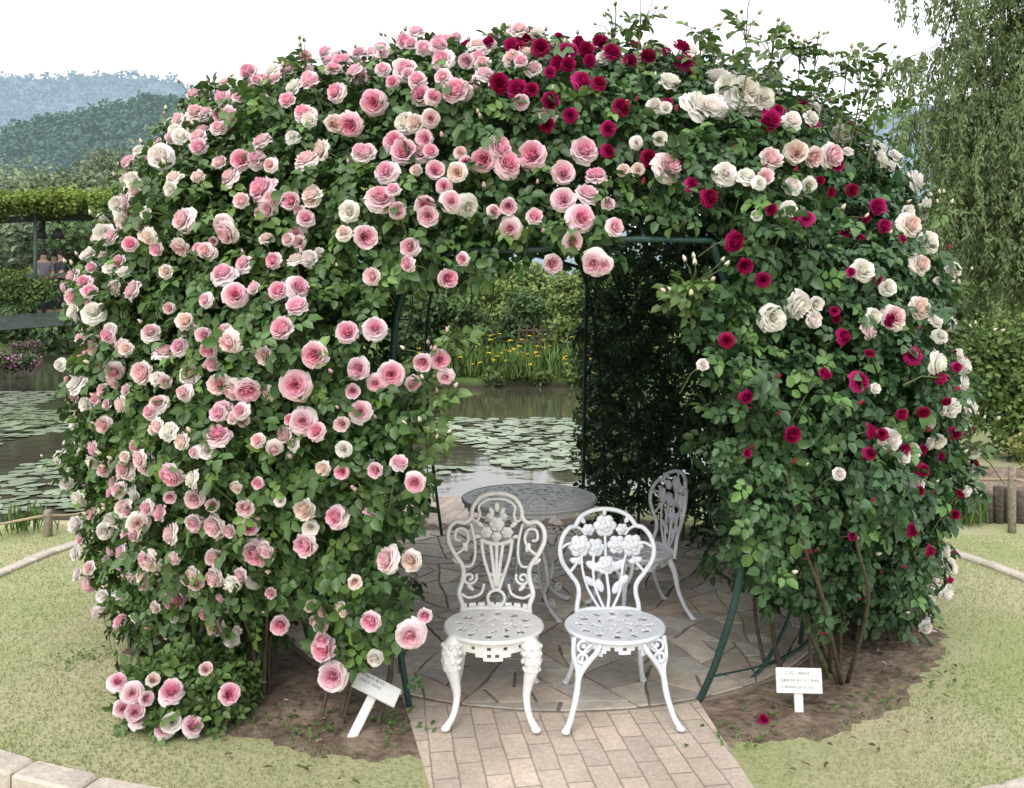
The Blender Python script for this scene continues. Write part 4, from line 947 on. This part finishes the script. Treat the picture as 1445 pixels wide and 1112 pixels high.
# ---------------------------------------------------------------- fences, logs
def rope_fence(label,posts,h,r):
    rt=thing('rope_fence',label,'rope fence',posts[0])
    for p in posts: b=MB(); b.tube([Vector(p)-Vector((0,0,.1)),Vector(p)+Vector((0,0,h*.5)),Vector(p)+Vector((0,0,h-.012)),Vector(p)+Vector((0,0,h))],[r,r,r,r*.75],10); b.build('post',M['wood'],rt,True)
    for a,c in zip(posts,posts[1:]):
        a=Vector(a)+Vector((0,-r,h*.82)); c=Vector(c)+Vector((0,-r,h*.82)); b=MB(); b.tube(cat_spline([a,(a+c)/2-Vector((0,0,(c-a).length*.07)),c],8),.010,6); b.build('rope',M['rope'],rt,True)
rope_fence('rope fence on pale wooden posts at the right edge of the lawn',[tuple(G(1290,722)),tuple(G(1428,752)),(5.4,6.2,0)],.53,.030)
rope_fence('low rope fence along the pond edge on the left',[(-5.6,6.3,0),tuple(G(68,757)),tuple(G(150,742))],.21,.032)
le=thing('log_edging','row of dark upright logs edging the bed on the right','log edging',(3.6,6.9,0))
xx=3.35
while xx<5.6:
    r_=random.uniform(.035,.05); hh=random.uniform(.24,.31); b=MB(); c=Vector((xx,6.95+random.uniform(-.01,.01)-.05*(xx-3.4),0)); b.tube([c-Vector((0,0,.05)),c+Vector((0,0,hh-.01)),c+Vector((0,0,hh))],[r_,r_,r_*.85],9); b.build('log',M['log'],le,True); xx+=r_*2+.006
b=MB(); vs=[];fs=[]
for i in range(13):
    for j in range(9):
        a,c=3.4+i*.3,7.0+j*.22-.05*(i*.3); vs.append((a,c,.20+.05*noise.noise(Vector((a*2,c*2,0)))-(.15 if j==8 else 0)))
for i in range(12):
    for j in range(8): k=i*9+j; fs.append((k,k+9,k+10,k+1))
tag(b.add(vs,fs).build('raised_soil',M['soil']),kind='structure')
wf=thing('wooden_fence','small grey wooden fence on the far bank seen through the arbour','fence',(.3,29.6,0))
for k in range(5): b=MB(); b.box((.25+k*.26,28.7,.85),(.06,.06,1.7)); b.build('post',M['bark'],wf,True)
for zz in (1.1,1.5): b=MB(); b.box((.77,28.65,zz),(1.2,.04,.07)); b.build('rail',M['bark'],wf,True)

# ---------------------------------------------------------------- footbridge with vine canopy
A_=Vector((-15.5,20.4,0)); B_=Vector((-7.0,24.2,0)); dv=(B_-A_).normalized(); nv=Vector((-dv.y,dv.x,0))
def bp_(t,z0,z1,off=0): 
    p=A_.lerp(B_,t)+nv*off; p.z=z0+(z1-z0)*t; return p
fbg=thing('footbridge','grey green footbridge under a vine-covered canopy on the left, over the pond','footbridge',tuple(bp_(.2,0,0)))
def prism(name,off0,off1,zb0,zb1,zt0,zt1,m):
    vs=[];n=12
    for k in range(n+1):
        t=k/n; arch=.25*sin(pi*t)
        for (o,zz) in((off0,zb0+(zb1-zb0)*t),(off1,zb0+(zb1-zb0)*t),(off1,zt0+(zt1-zt0)*t),(off0,zt0+(zt1-zt0)*t)):
            p=bp_(t,0,0,o); p.z=zz+arch; vs.append(p)
    fs=[(0,1,2,3),(n*4+3,n*4+2,n*4+1,n*4)]
    for k in range(n):
        for q in range(4): fs.append((k*4+q,(k+1)*4+q,(k+1)*4+(q+1)%4,k*4+(q+1)%4))
    MB().add(vs,fs,False).build(name,m,fbg,True)
prism('beam',-.05,.15,1.25,1.65,1.62,2.02,M['bridge']); prism('beam',2.0,2.2,1.25,1.65,1.62,2.02,M['bridge']); prism('deck',.16,1.99,1.50,1.90,1.60,2.0,M['wood'])
prism('canopy_beam',0,.14,4.25,4.75,4.42,4.92,M['bridge']); prism('canopy_beam',2.0,2.14,4.25,4.75,4.42,4.92,M['bridge']); prism('handrail',.02,.09,2.58,3.0,2.65,3.07,M['bridge'])
for k in range(7):
    for o in (.06,2.08):
        p=bp_(.04+k*.153,1.6,2.0,o); b=MB(); b.tube([p,p+Vector((0,0,3.0))],.05,8); b.build('post',M['bridge'],fbg,True)
bl=[]
for k in range(120):
    t=random.random(); p=bp_(t,4.66,5.12,random.uniform(-.3,2.5)); p.z+=.25*sin(pi*t)+random.uniform(-.14,.12); bl.append((tuple(p),(.55,.5,random.uniform(.2,.32))))
for k in range(60):
    t=random.random(); p=bp_(t,4.42,4.9,random.uniform(-.35,.15)); p.z+=.25*sin(pi*t)+random.uniform(-.12,.12); bl.append((tuple(p),(.42,.25,random.uniform(.16,.26))))
vt=thing('climbing_vine','bright green vine spread over the footbridge canopy','vine',tuple(bp_(.2,4.6,4.6)))
link('foliage',leafmesh('foliage',*cloud(bl,30000,.12,(.10,.155,.035),(.30,.41,.09)),M['fleaf']),vt,True)
bl=[]
for k in range(52):
    t=random.random(); p=bp_(t,2.25,2.75,-.1); p.z+=.25*sin(pi*t)+random.uniform(-.3,.28); bl.append((tuple(p),(.45,.16,.28)))
vt2=thing('planter_vine','green trailing plants along the footbridge railing','vine',tuple(bp_(.2,2,2)))
link('foliage',leafmesh('foliage',*cloud(bl,10500,.11,(.075,.13,.045),(.18,.275,.085)),M['fleaf']),vt2,True)
for px,lb in ((58,'black lamp hanging under the footbridge canopy, the left one'),(82,'black lamp hanging under the footbridge canopy, the right one')):
    p=ray(px,325,22.4); rt=thing('hanging_lamp',lb,'lamp',tuple(p)); b=MB(); b.tube([p+Vector((0,0,.0)),p+Vector((0,0,.6))],.012,6); b.build('cord',M['lamp'],rt,True)
    b=MB(); b.tube([p+Vector((0,0,.06)),p-Vector((0,0,.05)),p-Vector((0,0,.22))],[.04,.12,.17],12); b.build('lamp_shade',M['lamp'],rt,True)
def person(label,base,m_top,rz):
    rt=thing('person',label,'person',base,rz)
    def skin(name,verts,edges,rad,m,parent):
        me=bpy.data.meshes.new(name); me.from_pydata(verts,edges,[]); me.materials.append(m); o=link(name,me,parent)
        md=o.modifiers.new('Skin','SKIN'); 
        for v,r_ in zip(me.skin_vertices[0].data,rad): v.radius=(r_,r_)
        me.skin_vertices[0].data[0].use_root=True
        s_=o.modifiers.new('Sub','SUBSURF'); s_.levels=1; s_.render_levels=1; return o
    v=[(0,0,.92),(0,0,1.15),(0,0,1.36),(0,0,1.46),(0,-.01,1.56),(0,0,1.66),(.17,0,1.37),(.22,-.03,1.12),(.18,-.18,.98),(-.17,0,1.37),(-.22,-.03,1.12),(-.18,-.18,.98),(.09,0,.86),(.10,0,.47),(.10,.02,.05),(-.09,0,.86),(-.10,0,.47),(-.10,.02,.05),(.10,-.12,.03),(-.10,-.12,.03)]
    e=[(0,1),(1,2),(2,3),(3,4),(4,5),(2,6),(6,7),(7,8),(2,9),(9,10),(10,11),(0,12),(12,13),(13,14),(0,15),(15,16),(16,17),(14,18),(17,19)]
    skin('body',v,e,[.13,.12,.13,.05,.09,.075,.06,.045,.035,.06,.045,.035,.085,.06,.045,.085,.06,.045,.035,.035],M['skin'],rt)
    skin('shirt',[(0,0,.93),(0,0,1.15),(0,0,1.36),(.17,0,1.37),(.22,-.03,1.12),(-.17,0,1.37),(-.22,-.03,1.12)],[(0,1),(1,2),(2,3),(3,4),(2,5),(5,6)],[.155,.145,.15,.075,.062,.075,.062],m_top,rt)
    skin('trousers',[(0,0,.95),(.09,0,.86),(.10,0,.47),(.10,.02,.09),(-.09,0,.86),(-.10,0,.47),(-.10,.02,.09)],[(0,1),(1,2),(2,3),(0,4),(4,5),(5,6)],[.145,.10,.075,.06,.10,.075,.06],M['cloth2'],rt)
    b=MB(); b.ell((0,.018,1.635),(.098,.105,.115),12,8); b.ell((0,.07,1.52),(.08,.05,.12),10,6); b.build('hair',M['hair'],rt)
def deckz(t): return 1.6+.4*t+.25*sin(pi*t)
def on_deck(px,off):
    best=min((abs(PX0+bp_(t,0,0,off).x/bp_(t,0,0,off).y*F-px),t) for t in [k/400 for k in range(401)]); t=best[1]; p=bp_(t,0,0,off); p.z=deckz(t); return tuple(p)
person('person in a greyish top with dark hair standing at the footbridge railing',on_deck(62,.5),M['cloth1'],.5)
person('person in dark clothes standing right of another on the footbridge',on_deck(86,.55),M['cloth2'],-.7)
person('person in a red top on the footbridge behind the railing plants',on_deck(76,1.2),M['cloth3'],.1)

# ---------------------------------------------------------------- hills
def hill(name,Dd,pts,amp,fr_,m,rows=36):
    pxs=np.arange(-900,2400,9); vs=[];fs=[]
    for px in pxs:
        py=np.interp(px,[p[0] for p in pts],[p[1] for p in pts]); zr=CH+(HZ-py)*Dd/F; X=(px-PX0)*Dd/F
        for k in range(rows+1):
            t=k/rows; yy=Dd*(.6+.4*t) if t<=.92 else Dd*(.968+.4*(t-.92)); 
            zz=zr*min(1,(t/.92)**.85) if t<=.92 else zr*(1-(t-.92)*.4)
            zz+=amp*(noise.fractal(Vector((X*fr_,yy*fr_,2)),.7,2.1,5)+.5*abs(noise.noise(Vector((X*fr_*9,yy*fr_*9,1)))))*min(1,t*3)
            vs.append((X,yy,zz))
    R1=rows+1
    for i in range(len(pxs)-1):
        for k in range(rows): a=i*R1+k; fs.append((a,a+R1,a+R1+1,a+1))
    tag(MB().add(vs,fs).build(name,m),kind='structure'); return np.array(vs)
def wood(name,label,V,n,size,c0,c1,m,jit,per=14,lf=.5):
    px=PX0+V[:,0]/V[:,1]*F; k=((px>-150)&(px<420))|((px>1200)&(px<1500)); V=V[k]
    V=V[rng.integers(0,len(V),n)]+rng.normal(0,1,(n,3))*np.array([jit,jit,size*.10])
    crown=np.repeat(V,per,axis=0); n2=len(crown); s=np.repeat(size*rng.uniform(.6,1.4,(n,1)),per,axis=0)
    u=nrm(rng.normal(0,1,(n2,3))); u[:,2]=np.abs(u[:,2])
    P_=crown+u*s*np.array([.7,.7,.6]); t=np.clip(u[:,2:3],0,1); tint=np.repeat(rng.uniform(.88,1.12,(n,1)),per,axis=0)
    c=(np.array(c0)*(1-t)+np.array(c1)*t)*tint  # crown tops blend to the upper tone: painted light from above
    tag(link(name,leafmesh(name,P_,rng.normal(0,1,(n2,3)),u+np.array([0,-.3,.5]),(s*lf).ravel(),(s*lf*.8).ravel(),c,m)),label,'forest',kind='stuff')
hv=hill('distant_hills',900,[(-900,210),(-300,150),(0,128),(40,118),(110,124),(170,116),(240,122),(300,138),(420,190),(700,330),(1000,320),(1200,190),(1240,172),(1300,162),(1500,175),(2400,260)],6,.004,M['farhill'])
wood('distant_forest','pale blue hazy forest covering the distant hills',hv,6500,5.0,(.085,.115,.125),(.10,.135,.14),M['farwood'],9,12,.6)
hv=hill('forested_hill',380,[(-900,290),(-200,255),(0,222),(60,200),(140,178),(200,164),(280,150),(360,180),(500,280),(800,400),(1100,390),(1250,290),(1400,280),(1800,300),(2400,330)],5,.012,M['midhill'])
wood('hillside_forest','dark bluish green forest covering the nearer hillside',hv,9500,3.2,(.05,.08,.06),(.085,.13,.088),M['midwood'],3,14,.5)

# ---------------------------------------------------------------- light, sky, camera
w=bpy.data.worlds.new('World'); sc.world=w; w.use_nodes=True; nt=w.node_tree; bg=nt.nodes['Background']; out=nt.nodes['World Output']
sky=nt.nodes.new('ShaderNodeTexSky'); sky.sky_type='NISHITA'; sky.sun_disc=False; sky.sun_elevation=radians(44); sky.sun_rotation=radians(197); sky.dust_density=4; sky.air_density=1
nt.links.new(sky.outputs[0],bg.inputs[0]); bg.inputs[1].default_value=.05
b2=nt.nodes.new('ShaderNodeBackground'); b2.inputs[0].default_value=(1.0,.995,.985,1); b2.inputs[1].default_value=1.36
ad=nt.nodes.new('ShaderNodeAddShader'); nt.links.new(bg.outputs[0],ad.inputs[0]); nt.links.new(b2.outputs[0],ad.inputs[1]); nt.links.new(ad.outputs[0],out.inputs[0])
sl_=bpy.data.lights.new('Sun','SUN'); sl_.energy=1.5; sl_.angle=radians(30); sl_.color=(1,.98,.95); so_=bpy.data.objects.new('Sun',sl_); COL.objects.link(so_)
sd=Vector((-.30,-.95,.97)).normalized(); so_.rotation_euler=sd.to_track_quat('Z','Y').to_euler()
cam=bpy.data.cameras.new('Camera'); cam.lens=29.0; cam.sensor_width=36; cam.shift_y=-(556-HZ)/1445; cam.clip_start=.05; cam.clip_end=5000
co=bpy.data.objects.new('Camera',cam); COL.objects.link(co); co.location=(0,0,CH); co.rotation_euler=(radians(90),0,0); sc.camera=co
sc.view_settings.view_transform='Standard'; sc.view_settings.look='None'; sc.view_settings.exposure=0
